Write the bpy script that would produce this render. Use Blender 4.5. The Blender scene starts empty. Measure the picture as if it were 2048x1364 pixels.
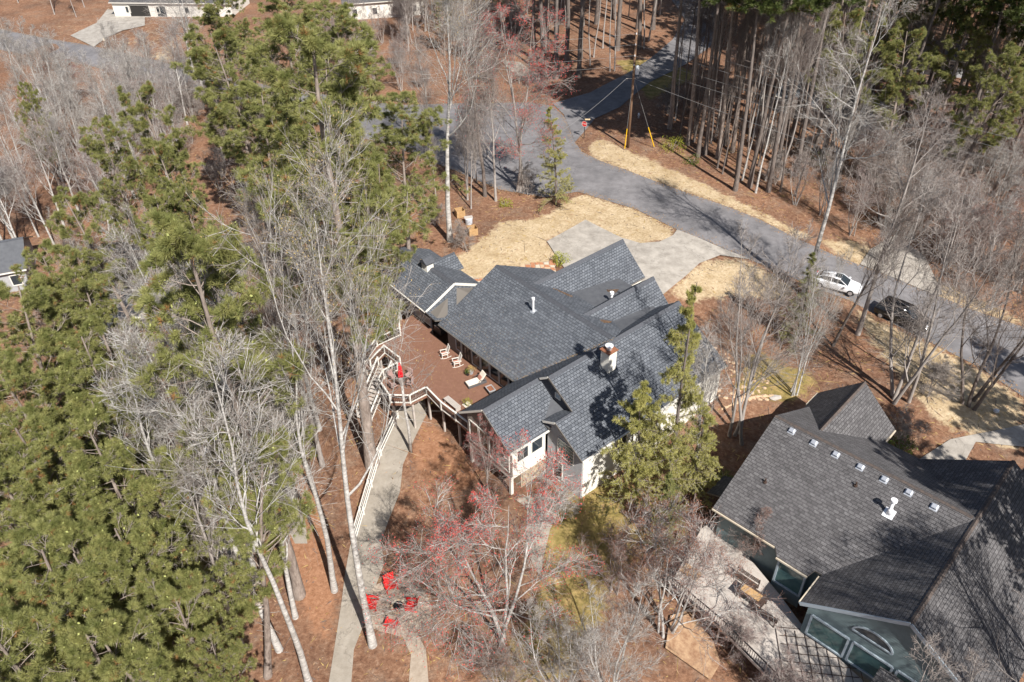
import bpy, bmesh, math, random
import numpy as np
from mathutils import Vector, Matrix
random.seed(7); RNG = np.random.default_rng(7)
S = bpy.context.scene
COL = S.collection

# ---------------------------------------------------------------- camera
FPX = 1589.76; TH = math.radians(37.527); RO = math.radians(-1.0856); HC = 46.0
fw = np.array([0, math.cos(TH), -math.sin(TH)])
_u = np.array([0, math.sin(TH), math.cos(TH)]); _r = np.array([1., 0, 0])
rt = _r*math.cos(RO) + _u*math.sin(RO); up = -_r*math.sin(RO) + _u*math.cos(RO)
cam = bpy.data.cameras.new('camera'); co = bpy.data.objects.new('camera', cam); COL.objects.link(co)
cam.sensor_width = 36; cam.lens = FPX/2048*36; cam.clip_end = 3000; cam.clip_start = .5
M = Matrix(((rt[0], up[0], -fw[0], 0), (rt[1], up[1], -fw[1], 0), (rt[2], up[2], -fw[2], HC), (0, 0, 0, 1)))
co.matrix_world = M; S.camera = co

# ---------------------------------------------------------------- light
SUN_EL = math.radians(46); SUN_AZ = math.radians(-63)
W = bpy.data.worlds.new('World'); S.world = W; W.use_nodes = True
nt = W.node_tree; nt.nodes.clear()
sky = nt.nodes.new('ShaderNodeTexSky'); sky.sky_type = 'NISHITA'; sky.sun_disc = False
sky.sun_elevation = SUN_EL; sky.sun_rotation = math.radians(90) - SUN_AZ
bg = nt.nodes.new('ShaderNodeBackground'); bg.inputs[1].default_value = .064
ow = nt.nodes.new('ShaderNodeOutputWorld')
nt.links.new(sky.outputs[0], bg.inputs[0]); nt.links.new(bg.outputs[0], ow.inputs[0])
sl = bpy.data.lights.new('sun', 'SUN'); sl.energy = 5; sl.angle = math.radians(.5); sl.color = (1, .955, .89)
so = bpy.data.objects.new('sun', sl); COL.objects.link(so)
sd = Vector((math.cos(SUN_AZ)*math.cos(SUN_EL), math.sin(SUN_AZ)*math.cos(SUN_EL), math.sin(SUN_EL)))
so.rotation_euler = sd.to_track_quat('Z', 'Y').to_euler(); so.location = (30, -60, 90)
S.view_settings.view_transform = 'Standard'; S.view_settings.look = 'None'
S.view_settings.exposure = .62; S.view_settings.gamma = 1; S.view_settings.use_curve_mapping = False
S.cycles.max_bounces = 5; S.cycles.transparent_max_bounces = 6

# ---------------------------------------------------------------- surveying helpers
def at(x, y, z):
    d = fw + rt*(x-1024)/FPX - up*(y-682)/FPX
    t = (z-HC)/d[2]
    return np.array([d[0]*t, d[1]*t, z])
def tall(base, x, y):
    "height of a vertical thing standing at base whose top is seen at x, y"
    d = fw + rt*(x-1024)/FPX - up*(y-682)/FPX
    k = (base[0]*d[0]+base[1]*d[1])/(d[0]**2+d[1]**2)
    return HC + d[2]*k - base[2]
CTRL = [(1200,350,0),(1400,440,0),(1290,510,0),(1010,480,0),(1100,600,0),(1560,540,-.8),(1660,560,-1.6),(1800,640,-2.4),(2000,730,-3.2),
 (1000,290,0),(1250,170,.2),(1450,250,.2),(1700,150,0),(2000,100,0),(1300,50,.8),(1900,350,-1.5),
 (1430,740,-1.2),(1560,800,-2.2),(1680,700,-2.4),(1850,850,-2.6),(2040,870,-3),(1500,950,-2.6),(1700,1000,-2.4),(2048,1200,-3.4),
 (1400,1100,-3.6),(1150,985,-1.9),(1030,990,-2.6),(1250,1020,-2.4),(900,900,-3.1),(830,830,-2.9),(750,1000,-4),(800,1220,-4.6),(660,1300,-5.4),
 (500,1000,-4.6),(600,700,-3),(740,620,-2.2),(860,480,-.6),(900,400,-.3),(1150,1250,-4.4),(1500,1300,-4.6),(1700,1364,-4.6),(1850,1500,-4.8),
 (0,1300,-6.5),(150,1000,-5.6),(300,800,-4.4),(150,600,-3.6),(350,450,-2.6),(600,400,-1.6),(200,300,-2.4),(600,200,-.8),(0,100,-1.6),(250,80,-1),(700,50,0),
 (1000,1600,-5.6),(300,1700,-6.8),(2048,1700,-5.4),(0,-60,-1),(1024,-60,1.5),(2048,-60,1)]
_c = np.array([at(*c) for c in CTRL])
def T(x, y):
    x = np.asarray(x, float); y = np.asarray(y, float)
    d2 = (x[..., None]-_c[:, 0])**2 + (y[..., None]-_c[:, 1])**2
    w = 1/(d2+36)**1.6
    return (w*_c[:, 2]).sum(-1)/w.sum(-1)
def gnd(x, y):
    z = -1.
    for _ in range(14):
        p = at(x, y, z); z = .3*z + .7*float(T(p[0], p[1]))
    return at(x, y, float(T(*at(x, y, z)[:2])))

# ---------------------------------------------------------------- materials
def mat(name, col, rough=.8, noise=0, nscale=5, col2=None, bump=0, bscale=None, metal=0, spec=.3, trans=0, detail=6, coord='Object', stretch=None):
    m = bpy.data.materials.new(name); m.use_nodes = True
    n = m.node_tree.nodes; L = m.node_tree.links; b = n['Principled BSDF']
    b.inputs['Roughness'].default_value = rough; b.inputs['Metallic'].default_value = metal
    b.inputs['Specular IOR Level'].default_value = spec
    b.inputs['Base Color'].default_value = (*col, 1)
    tc = n.new('ShaderNodeTexCoord'); vec = tc.outputs[coord]
    if stretch:
        mp = n.new('ShaderNodeMapping'); mp.inputs['Scale'].default_value = stretch
        L.new(vec, mp.inputs[0]); vec = mp.outputs[0]
    if col2 is not None:
        tx = n.new('ShaderNodeTexNoise'); tx.inputs['Scale'].default_value = nscale; tx.inputs['Detail'].default_value = detail
        tx.inputs['Roughness'].default_value = .65
        L.new(vec, tx.inputs[0]); cr = n.new('ShaderNodeValToRGB')
        cr.color_ramp.elements[0].position = .32; cr.color_ramp.elements[1].position = .68
        cr.color_ramp.elements[0].color = (*col, 1); cr.color_ramp.elements[1].color = (*col2, 1)
        L.new(tx.outputs[0], cr.inputs[0]); L.new(cr.outputs[0], b.inputs['Base Color'])
    if bump:
        t2 = n.new('ShaderNodeTexNoise'); t2.inputs['Scale'].default_value = bscale or nscale*3; t2.inputs['Detail'].default_value = 5
        L.new(vec, t2.inputs[0]); bp = n.new('ShaderNodeBump'); bp.inputs['Strength'].default_value = 1; bp.inputs['Distance'].default_value = bump
        L.new(t2.outputs[0], bp.inputs['Height']); L.new(bp.outputs[0], b.inputs['Normal'])
    if trans:
        tr = n.new('ShaderNodeBsdfTranslucent'); mx = n.new('ShaderNodeMixShader'); mx.inputs[0].default_value = trans
        if col2 is not None: L.new(cr.outputs[0], tr.inputs[0])
        else: tr.inputs[0].default_value = (*col, 1)
        L.new(b.outputs[0], mx.inputs[1]); L.new(tr.outputs[0], mx.inputs[2]); L.new(mx.outputs[0], n['Material Output'].inputs[0])
    return m
def shingle(name, c1, c2, mort, w=.34, h=.26, stain=None):
    m = bpy.data.materials.new(name); m.use_nodes = True
    n = m.node_tree.nodes; L = m.node_tree.links; b = n['Principled BSDF']; b.inputs['Roughness'].default_value = .85
    b.inputs['Specular IOR Level'].default_value = .25
    uv = n.new('ShaderNodeUVMap'); uv.uv_map = 'uv'
    def brick(mw, mh, ca, cb, mo, ms):
        t = n.new('ShaderNodeTexBrick'); t.inputs['Scale'].default_value = 1
        t.inputs['Brick Width'].default_value = mw; t.inputs['Row Height'].default_value = mh
        t.inputs['Mortar Size'].default_value = ms; t.inputs['Mortar Smooth'].default_value = .1; t.inputs['Bias'].default_value = 0
        t.inputs['Color1'].default_value = (*ca, 1); t.inputs['Color2'].default_value = (*cb, 1); t.inputs['Mortar'].default_value = (*mo, 1)
        t.offset = .5; L.new(uv.outputs[0], t.inputs[0]); return t
    t = brick(w, h, c1, c2, mort, .022)
    t2 = brick(w*.5, h*.5, (1, 1, 1), (.72, .72, .72), (.6, .6, .6), .008)
    nz = n.new('ShaderNodeTexNoise'); nz.inputs['Scale'].default_value = .55; nz.inputs['Detail'].default_value = 7
    L.new(uv.outputs[0], nz.inputs[0])
    r = n.new('ShaderNodeMapRange'); r.inputs[1].default_value = .3; r.inputs[2].default_value = .7; r.inputs[3].default_value = .88; r.inputs[4].default_value = 1.1
    L.new(nz.outputs[0], r.inputs[0])
    g = n.new('ShaderNodeTexNoise'); g.inputs['Scale'].default_value = 40; L.new(uv.outputs[0], g.inputs[0])
    r2 = n.new('ShaderNodeMapRange'); r2.inputs[1].default_value = .3; r2.inputs[2].default_value = .7; r2.inputs[3].default_value = .75; r2.inputs[4].default_value = 1.25
    L.new(g.outputs[0], r2.inputs[0])
    def mul(a, bb):
        x = n.new('ShaderNodeMix'); x.data_type = 'RGBA'; x.blend_type = 'MULTIPLY'; x.inputs[0].default_value = 1
        L.new(a, x.inputs[6]); L.new(bb, x.inputs[7]); return x.outputs[2]
    c = mul(t.outputs[0], t2.outputs[0]); c = mul(c, r.outputs[0]); c = mul(c, r2.outputs[0])
    if stain:
        n2 = n.new('ShaderNodeTexNoise'); n2.inputs['Scale'].default_value = .5; n2.inputs['Detail'].default_value = 8; L.new(uv.outputs[0], n2.inputs[0])
        r3 = n.new('ShaderNodeMapRange'); r3.inputs[1].default_value = .52; r3.inputs[2].default_value = .75; L.new(n2.outputs[0], r3.inputs[0])
        x = n.new('ShaderNodeMix'); x.data_type = 'RGBA'; L.new(r3.outputs[0], x.inputs[0]); L.new(c, x.inputs[6]); x.inputs[7].default_value = (*stain, 1); c = x.outputs[2]
    L.new(c, b.inputs['Base Color'])
    bp = n.new('ShaderNodeBump'); bp.inputs['Strength'].default_value = 1; bp.inputs['Distance'].default_value = .03; L.new(t.outputs[1], bp.inputs['Height']); bp.invert = True
    L.new(bp.outputs[0], b.inputs['Normal'])
    return m
def siding(name, col, pitch=.16, rough=.7, vert=False):
    m = mat(name, col, rough, col2=tuple(c*.86 for c in col), nscale=2.5)
    n = m.node_tree.nodes; L = m.node_tree.links; b = n['Principled BSDF']
    tc = n.new('ShaderNodeTexCoord'); sx = n.new('ShaderNodeSeparateXYZ'); L.new(tc.outputs['Object'], sx.inputs[0])
    mm = n.new('ShaderNodeMath'); mm.operation = 'DIVIDE'; L.new(sx.outputs[0 if vert else 2], mm.inputs[0]); mm.inputs[1].default_value = pitch
    fr = n.new('ShaderNodeMath'); fr.operation = 'FRACT'; L.new(mm.outputs[0], fr.inputs[0])
    bp = n.new('ShaderNodeBump'); bp.inputs['Distance'].default_value = .035; bp.invert = True; L.new(fr.outputs[0], bp.inputs['Height']); L.new(bp.outputs[0], b.inputs['Normal'])
    return m
MT = {}
MT['roof'] = shingle('blue_grey_shingles', (.115, .126, .146), (.18, .194, .218), (.062, .07, .084), .34, .26)
MT['roof2'] = shingle('grey_brown_shingles', (.112, .107, .11), (.168, .162, .165), (.075, .071, .074), .42, .24)
MT['roof3'] = shingle('old_brown_shingles', (.17, .14, .12), (.26, .22, .19), (.1, .08, .07), .5, .3)
MT['ridge'] = mat('ridge_cap', (.06, .064, .074), .85, col2=(.095, .10, .115), nscale=6, bump=.01)
MT['ridge2'] = mat('old_ridge_cap', (.06, .055, .055), .9, col2=(.125, .095, .08), nscale=5, bump=.01)
MT['eave'] = mat('eave_trim', (.15, .135, .12), .7)
MT['flat'] = mat('membrane_roof', (.085, .088, .098), .6, col2=(.115, .12, .13), nscale=2)
MT['white'] = mat('white_paint', (.74, .72, .67), .5, col2=(.66, .63, .57), nscale=8)
MT['cream'] = siding('cream_siding', (.74, .71, .64))
MT['greyside'] = siding('grey_siding', (.36, .36, .37))
MT['taupe'] = siding('taupe_boards', (.22, .19, .17), .2, vert=True)
MT['teal'] = mat('teal_paint', (.17, .225, .235), .55, col2=(.14, .19, .20), nscale=3)
MT['brick'] = mat('beige_stone_wall', (.50, .42, .31), .9, col2=(.33, .25, .17), nscale=4, bump=.03)
MT['glass'] = mat('window_glass', (.025, .035, .045), .08, spec=.8)
MT['glass2'] = mat('greenish_glass', (.10, .17, .16), .1, spec=.8, col2=(.04, .09, .1), nscale=.8)
MT['frame'] = mat('pale_window_frame', (.55, .56, .58), .5)
MT['frameblue'] = mat('blue_grey_frame', (.34, .40, .45), .5)
MT['charcoal'] = siding('charcoal_siding', (.075, .078, .09))
MT['darkwall'] = mat('dark_interior', (.03, .028, .026), .9)
MT['metal'] = mat('galvanised_metal', (.62, .64, .68), .4, metal=.6, spec=.5, col2=(.5, .52, .56), nscale=3)
MT['wmetal'] = mat('white_metal', (.82, .82, .84), .4)
MT['black'] = mat('black_metal', (.02, .02, .022), .45, spec=.5)
MT['rust'] = mat('rusty_cap', (.33, .12, .06), .8, col2=(.2, .1, .06), nscale=9)
MT['deck'] = None
MT['concrete'] = mat('worn_concrete', (.31, .28, .245), .9, col2=(.42, .385, .34), nscale=.9, bump=.01, bscale=12, coord='Object', detail=10)
MT['path'] = mat('pale_concrete_path', (.28, .245, .20), .9, col2=(.37, .33, .28), nscale=1.2, bump=.015, bscale=10, detail=10)
MT['asphalt'] = mat('asphalt', (.145, .140, .145), .9, col2=(.225, .215, .22), nscale=.3, bump=.006, bscale=30, detail=12)
MT['barkw'] = mat('pale_bark', (.24, .22, .20), .85, col2=(.62, .60, .57), nscale=4, bump=.04, bscale=7, stretch=(.6, .6, 1.6), detail=9)
MT['barkg'] = mat('grey_bark', (.27, .24, .22), .9, col2=(.42, .38, .35), nscale=4, bump=.03, bscale=9, stretch=(1, 1, .4))
MT['barkd'] = mat('dark_bark', (.10, .085, .075), .9, col2=(.22, .18, .16), nscale=4, bump=.03, bscale=9, stretch=(1, 1, .4))
MT['pinebark'] = mat('pine_bark', (.16, .125, .105), .95, col2=(.36, .30, .26), nscale=5, bump=.05, bscale=11, stretch=(1, 1, .35))
MT['twigw'] = mat('pale_twigs', (.29, .25, .22), .9)
MT['twigg'] = mat('grey_twigs', (.24, .20, .18), .9)
MT['twigp'] = mat('purple_brown_twigs', (.23, .155, .14), .9)
MT['twigd'] = mat('dark_twigs', (.13, .10, .09), .9)
MT['needle'] = mat('pine_needles', (.15, .172, .05), .55, col2=(.405, .395, .15), nscale=1.5, trans=.35, detail=4)
MT['needled'] = mat('dark_pine_needles', (.05, .075, .02), .6, col2=(.15, .175, .05), nscale=1.1, trans=.25, detail=4)
MT['needley'] = mat('yellow_green_sprays', (.30, .30, .085), .6, col2=(.54, .50, .19), nscale=1.6, trans=.42, detail=4)
MT['needleb'] = mat('brown_needles', (.30, .16, .06), .8, trans=.2)
MT['catkin'] = mat('yellow_pollen_cones', (.36, .38, .13), .8)
MT['budred'] = mat('red_maple_flowers', (.60, .10, .085), .7, trans=.3)
MT['budtan'] = mat('tan_seed_pods', (.50, .36, .14), .8, trans=.3)
MT['budbr'] = mat('orange_brown_buds', (.34, .14, .075), .8, trans=.2)
MT['leafg'] = mat('shrub_leaves', (.07, .12, .025), .5, col2=(.2, .25, .05), nscale=2, trans=.3)
MT['leafy'] = mat('yellow_shrub_leaves', (.25, .28, .03), .5, col2=(.42, .42, .06), nscale=2, trans=.3)
MT['stone'] = mat('tan_stone', (.50, .33, .2), .9, col2=(.62, .47, .33), nscale=2, bump=.02)
MT['stoneo'] = mat('rust_flagstone', (.38, .16, .08), .9, col2=(.5, .25, .14), nscale=2, bump=.01)
MT['stonew'] = mat('cream_flagstone', (.58, .52, .42), .9, col2=(.5, .42, .32), nscale=2, bump=.01)
MT['mortar'] = mat('mortar_bed', (.30, .24, .185), .95, col2=(.42, .35, .28), nscale=2.5, bump=.02, detail=10)
MT['wood'] = mat('fresh_plywood', (.40, .235, .10), .8, col2=(.50, .33, .17), nscale=3, bump=.01)
MT['greywood'] = mat('weathered_boards', (.40, .36, .32), .9, col2=(.52, .47, .43), nscale=2.5, bump=.01, stretch=(1, 6, 1))
MT['brownfur'] = mat('dark_brown_furniture', (.07, .045, .035), .6)
MT['red'] = mat('red_plastic', (.72, .02, .02), .45)
MT['redcloth'] = mat('red_canvas', (.62, .015, .025), .8)
MT['cushion'] = mat('cream_cushion', (.72, .66, .56), .9)
MT['stripe'] = mat('striped_pillow', (.42, .2, .15), .9)
MT['wicker'] = mat('dark_wicker', (.075, .072, .075), .8, col2=(.13, .125, .13), nscale=30, bump=.01)
MT['pinkfur'] = mat('mauve_cushion', (.34, .22, .20), .9, col2=(.45, .31, .28), nscale=3)
MT['polewood'] = mat('pole_wood', (.15, .085, .05), .9, col2=(.24, .15, .10), nscale=4, stretch=(1, 1, .15))
MT['yellow'] = mat('yellow_plastic', (.80, .48, .01), .5)
MT['wire'] = mat('grey_cable', (.24, .235, .235), .6)
MT['hub'] = mat('transformer_grey', (.55, .58, .63), .4)
MT['signred'] = mat('sign_red', (.62, .03, .03), .5)
MT['signtan'] = mat('sign_tan', (.62, .48, .30), .6)
MT['orange'] = mat('terracotta', (.55, .13, .045), .8, col2=(.4, .09, .03), nscale=5)
MT['carw'] = mat('white_car_paint', (.80, .81, .83), .22, spec=.6)
MT['cark'] = mat('black_car_paint', (.012, .013, .015), .15, spec=.7)
MT['tyre'] = mat('rubber', (.02, .02, .02), .9)
MT['straw_'] = mat('dry_straw', (.34, .22, .12), .95)
MT['litter'] = mat('orange_leaf_litter', (.24, .13, .075), .95, col2=(.46, .31, .19), nscale=2.2, bump=.03)
for k_ in ('asphalt', 'concrete', 'path'):
    m = MT[k_]; n = m.node_tree.nodes; L = m.node_tree.links; b = n['Principled BSDF']; src = b.inputs['Base Color'].links[0].from_socket
    tc = n.new('ShaderNodeTexCoord')
    v = n.new('ShaderNodeTexVoronoi'); v.feature = 'DISTANCE_TO_EDGE'; v.inputs['Scale'].default_value = .16 if k_ == 'asphalt' else .2
    nz = n.new('ShaderNodeTexNoise'); nz.inputs['Scale'].default_value = 1.5; nz.inputs['Detail'].default_value = 6; L.new(tc.outputs['Object'], nz.inputs[0])
    ad = n.new('ShaderNodeVectorMath'); ad.operation = 'MULTIPLY_ADD'; L.new(nz.outputs[1], ad.inputs[0]); ad.inputs[1].default_value = (1.6, 1.6, 1.6); L.new(tc.outputs['Object'], ad.inputs[2]); L.new(ad.outputs[0], v.inputs[0])
    r = n.new('ShaderNodeMapRange'); r.inputs[1].default_value = 0; r.inputs[2].default_value = .012; r.inputs[3].default_value = .74; r.inputs[4].default_value = 1; L.new(v.outputs[0], r.inputs[0])
    n2 = n.new('ShaderNodeTexNoise'); n2.inputs['Scale'].default_value = .9; n2.inputs['Detail'].default_value = 12; n2.inputs['Roughness'].default_value = .75; L.new(tc.outputs['Object'], n2.inputs[0])
    r2 = n.new('ShaderNodeMapRange'); r2.inputs[1].default_value = .3; r2.inputs[2].default_value = .7; r2.inputs[3].default_value = .74 if k_ == 'asphalt' else .86; r2.inputs[4].default_value = 1.2 if k_ == 'asphalt' else 1.1; L.new(n2.outputs[0], r2.inputs[0])
    mu = n.new('ShaderNodeMath'); mu.operation = 'MULTIPLY'; L.new(r.outputs[0], mu.inputs[0]); L.new(r2.outputs[0], mu.inputs[1])
    x = n.new('ShaderNodeMix'); x.data_type = 'RGBA'; x.blend_type = 'MULTIPLY'; x.inputs[0].default_value = 1; L.new(src, x.inputs[6]); L.new(mu.outputs[0], x.inputs[7]); L.new(x.outputs[2], b.inputs['Base Color'])
# deck boards
m = mat('brown_deck_boards', (.195, .098, .065), .65, col2=(.245, .13, .09), nscale=3); n = m.node_tree.nodes; L = m.node_tree.links
tc = n.new('ShaderNodeTexCoord'); sx = n.new('ShaderNodeSeparateXYZ'); L.new(tc.outputs['Object'], sx.inputs[0])
mm = n.new('ShaderNodeMath'); mm.operation = 'DIVIDE'; L.new(sx.outputs[1], mm.inputs[0]); mm.inputs[1].default_value = .15
fr = n.new('ShaderNodeMath'); fr.operation = 'PINGPONG'; fr.inputs[1].default_value = .5; L.new(mm.outputs[0], fr.inputs[0])
r = n.new('ShaderNodeMapRange'); r.inputs[1].default_value = 0; r.inputs[2].default_value = .1; L.new(fr.outputs[0], r.inputs[0])
bp = n.new('ShaderNodeBump'); bp.inputs['Distance'].default_value = .015; L.new(r.outputs[0], bp.inputs['Height']); L.new(bp.outputs[0], n['Principled BSDF'].inputs['Normal'])
MT['deck'] = m

# ---------------------------------------------------------------- mesh helpers
def tag(o, label=None, cat=None, group=None, kind=None):
    if label: o['label'] = label
    if cat: o['category'] = cat
    if group: o['group'] = group
    if kind: o['kind'] = kind
    return o
def empty(name, loc, rz=0, label=None, cat=None, group=None):
    o = bpy.data.objects.new(name, None); COL.objects.link(o); o.location = loc; o.rotation_euler = (0, 0, rz); o.empty_display_size = .3
    return tag(o, label, cat, group)
class MB:
    def __init__(s): s.v = []; s.f = []; s.m = []
    def face(s, pts, mi=0):
        k = len(s.v); s.v += [tuple(map(float, p)) for p in pts]; s.f.append(tuple(range(k, k+len(pts)))); s.m.append(mi)
    def box(s, x0, x1, y0, y1, z0, z1, mi=0, R=None):
        c = [(x, y, z) for z in (z0, z1) for y in (y0, y1) for x in (x0, x1)]
        if R is not None: c = [tuple(R @ Vector(p)) for p in c]
        k = len(s.v); s.v += c
        for q in ((0, 2, 3, 1), (4, 5, 7, 6), (0, 1, 5, 4), (2, 6, 7, 3), (0, 4, 6, 2), (1, 3, 7, 5)):
            s.f.append(tuple(k+i for i in q)); s.m.append(mi)
        return s
    def bar(s, p, q, w, h=None, mi=0, upv=(0, 0, 1)):
        h = h or w; p = Vector(p); q = Vector(q); d = (q-p).normalized(); u = Vector(upv)
        if abs(d.dot(u)) > .97: u = Vector((1, 0, 0))
        a = d.cross(u).normalized()*w/2; b = a.cross(d).normalized()*h/2
        k = len(s.v); s.v += [tuple(c+x*a+y*b) for c in (p, q) for x, y in ((-1, -1), (1, -1), (1, 1), (-1, 1))]
        for f in ((0, 3, 2, 1), (4, 5, 6, 7), (0, 1, 5, 4), (1, 2, 6, 5), (2, 3, 7, 6), (3, 0, 4, 7)):
            s.f.append(tuple(k+i for i in f)); s.m.append(mi)
        return s
    def tube(s, pts, rad, n=8, mi=0, cap=True):
        pts = [Vector(p) for p in pts]; k = len(s.v)
        if not hasattr(rad, '__len__'): rad = [rad]*len(pts)
        for i, p in enumerate(pts):
            d = (pts[min(i+1, len(pts)-1)]-pts[max(i-1, 0)]).normalized()
            u = Vector((0, 0, 1)) if abs(d.z) < .9 else Vector((1, 0, 0))
            a = d.cross(u).normalized(); b = d.cross(a)
            for j in range(n):
                t = 2*math.pi*j/n; s.v.append(tuple(p+(a*math.cos(t)+b*math.sin(t))*rad[i]))
        for i in range(len(pts)-1):
            for j in range(n):
                s.f.append((k+i*n+j, k+i*n+(j+1) % n, k+(i+1)*n+(j+1) % n, k+(i+1)*n+j)); s.m.append(mi)
        if cap:
            s.f.append(tuple(k+j for j in range(n))[::-1]); s.m.append(mi)
            s.f.append(tuple(k+(len(pts)-1)*n+j for j in range(n))); s.m.append(mi)
        return s
    def slab(s, poly, z0, z1, mi=0, ms=None):
        k = len(s.v); n = len(poly); ms = mi if ms is None else ms
        s.v += [(p[0], p[1], z0) for p in poly]+[(p[0], p[1], z1) for p in poly]
        ar = sum(poly[i][0]*poly[(i+1) % n][1]-poly[(i+1) % n][0]*poly[i][1] for i in range(n))
        o = range(n) if ar > 0 else range(n-1, -1, -1); o = list(o)
        s.f.append(tuple(k+n+i for i in o)); s.m.append(mi); s.f.append(tuple(k+i for i in o[::-1])); s.m.append(ms)
        for i in range(n):
            a, b = o[i], o[(i+1) % n]; s.f.append((k+a, k+b, k+n+b, k+n+a)); s.m.append(ms)
        return s
    def ext(s, poly, off, mi=0, ms=None):
        "polygon in space pushed along off"
        k = len(s.v); n = len(poly); ms = mi if ms is None else ms
        s.v += [tuple(map(float, p)) for p in poly]+[tuple(float(a+b) for a, b in zip(p, off)) for p in poly]
        s.f.append(tuple(range(k, k+n))); s.m.append(mi); s.f.append(tuple(range(k+2*n-1, k+n-1, -1))); s.m.append(mi)
        for i in range(n):
            j = (i+1) % n; s.f.append((k+i, k+n+i, k+n+j, k+j)); s.m.append(ms)
        return s
    def build(s, name, mats, parent=None, smooth=False, bevel=0):
        me = bpy.data.meshes.new(name); me.from_pydata(s.v, [], s.f)
        if not isinstance(mats, (list, tuple)): mats = [mats]
        for m_ in mats: me.materials.append(MT[m_] if isinstance(m_, str) else m_)
        me.polygons.foreach_set('material_index', s.m)
        if smooth: me.polygons.foreach_set('use_smooth', [True]*len(s.f))
        bm = bmesh.new(); bm.from_mesh(me); bmesh.ops.recalc_face_normals(bm, faces=bm.faces); bm.to_mesh(me); bm.free()
        o = bpy.data.objects.new(name, me); COL.objects.link(o); o.parent = parent
        if bevel:
            b = o.modifiers.new('b', 'BEVEL'); b.width = bevel; b.segments = 2; b.limit_method = 'ANGLE'
        return o
def fastmesh(name, V, F, mi, mats, smooth=False):
    "V (n,3), F (m,3) triangles"
    me = bpy.data.meshes.new(name); V = np.asarray(V, np.float32); F = np.asarray(F, np.int32)
    me.vertices.add(len(V)); me.vertices.foreach_set('co', V.ravel())
    me.loops.add(F.size); me.loops.foreach_set('vertex_index', F.ravel())
    me.polygons.add(len(F)); me.polygons.foreach_set('loop_start', np.arange(0, F.size, 3, dtype=np.int32))
    me.polygons.foreach_set('material_index', np.asarray(mi, np.int32))
    if smooth: me.polygons.foreach_set('use_smooth', np.ones(len(F), bool))
    for m_ in mats: me.materials.append(MT[m_])
    me.update(calc_edges=True); return me
def instance(me, name, parent=None, loc=None, rz=0, sc=(1, 1, 1), swap=None):
    o = bpy.data.objects.new(name, me); COL.objects.link(o); o.parent = parent
    if loc is not None: o.location = loc
    o.rotation_euler = (0, 0, rz); o.scale = sc
    if swap:
        for i, k in swap.items():
            o.material_slots[i].link = 'OBJECT'; o.material_slots[i].material = MT[k]
    return o

# ---------------------------------------------------------------- terrain
xs = np.concatenate([np.linspace(-420, -75, 40)[:-1], np.linspace(-75, 90, 300), np.linspace(90, 420, 40)[1:]])
ys = np.concatenate([np.linspace(-30, 15, 15)[:-1], np.linspace(15, 150, 250), np.linspace(150, 700, 60)[1:]])
X, Y = np.meshgrid(xs, ys); Z = T(X, Y)
rn = np.random.default_rng(3)
def inpoly(px, py, poly):
    c = np.zeros(px.shape, bool); n = len(poly)
    for i in range(n):
        x0, y0 = poly[i]; x1, y1 = poly[(i+1) % n]
        hit = ((y0 > py) != (y1 > py)) & (px < (x1-x0)*(py-y0)/(y1-y0+1e-12)+x0); c ^= hit
    return c
def gpoly(pts): return [tuple(gnd(*p)[:2]) for p in pts]
def soft(polys, passes=2):
    a = np.zeros(X.shape)
    for p in polys: a[inpoly(X, Y, gpoly(p))] = 1
    for _ in range(passes):
        b = a.copy(); b[1:-1, 1:-1] = (a[1:-1, 1:-1]*2+a[:-2, 1:-1]+a[2:, 1:-1]+a[1:-1, :-2]+a[1:-1, 2:])/6; a = b
    return a
LAWN = [[(905,520),(930,505),(975,470),(1000,445),(1060,440),(1100,425),(1160,388),(1150,383),(1270,418),(1352,460),(1340,475),(1280,490),(1243,480),(1172,441),(1094,484),(1130,515),(1110,525),(1050,535),(1000,560),(920,570),(880,540)],
 [(1195,335),(1180,290),(1200,275),(1290,318),(1400,365),(1540,435),(1640,480),(1600,480),(1520,440),(1400,395),(1290,355)],
 [(1640,480),(1700,480),(1800,520),(1900,575),(2048,640),(2048,655),(1950,625),(1870,592),(1800,560),(1690,520)],
 [(20,60),(140,68),(190,45),(200,20),(120,25),(60,40)],[(225,75),(300,55),(340,110),(345,125),(280,112),(200,92)],
 [(1330,590),(1372,555),(1400,530),(1440,515),(1500,525),(1600,580),(1560,600),(1480,590),(1400,600)],
 [(1700,610),(1800,665),(1950,735),(2048,800),(2048,900),(1950,870),(1880,850),(1760,700)],
 [(640,5),(800,0),(700,40)]]
MOSS = [[(1060,1060),(1180,1000),(1300,1040),(1250,1130),(1130,1364),(960,1364),(1060,1250),(1090,1150)],[(1190,940),(1260,1060),(1080,1050)],
 [(1500,700),(1640,760),(1590,800),(1470,790)],[(1230,120),(1330,120),(1400,150),(1300,200)]]
SOIL = [[(830,830),(930,900),(960,960),(900,1000),(830,930)],[(470,820),(560,1000),(600,1180),(640,1290),(680,1250),(640,1000),(560,800)]]
A1, A2, A3 = soft(LAWN, 5), soft(MOSS, 4), soft(SOIL, 4)
nx, ny = len(xs), len(ys)
V = np.stack([X.ravel(), Y.ravel(), Z.ravel()], 1)
I = np.arange(nx*ny).reshape(ny, nx)
F = np.concatenate([np.stack([I[:-1, :-1], I[:-1, 1:], I[1:, 1:]], -1).reshape(-1, 3), np.stack([I[:-1, :-1], I[1:, 1:], I[1:, :-1]], -1).reshape(-1, 3)])
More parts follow.
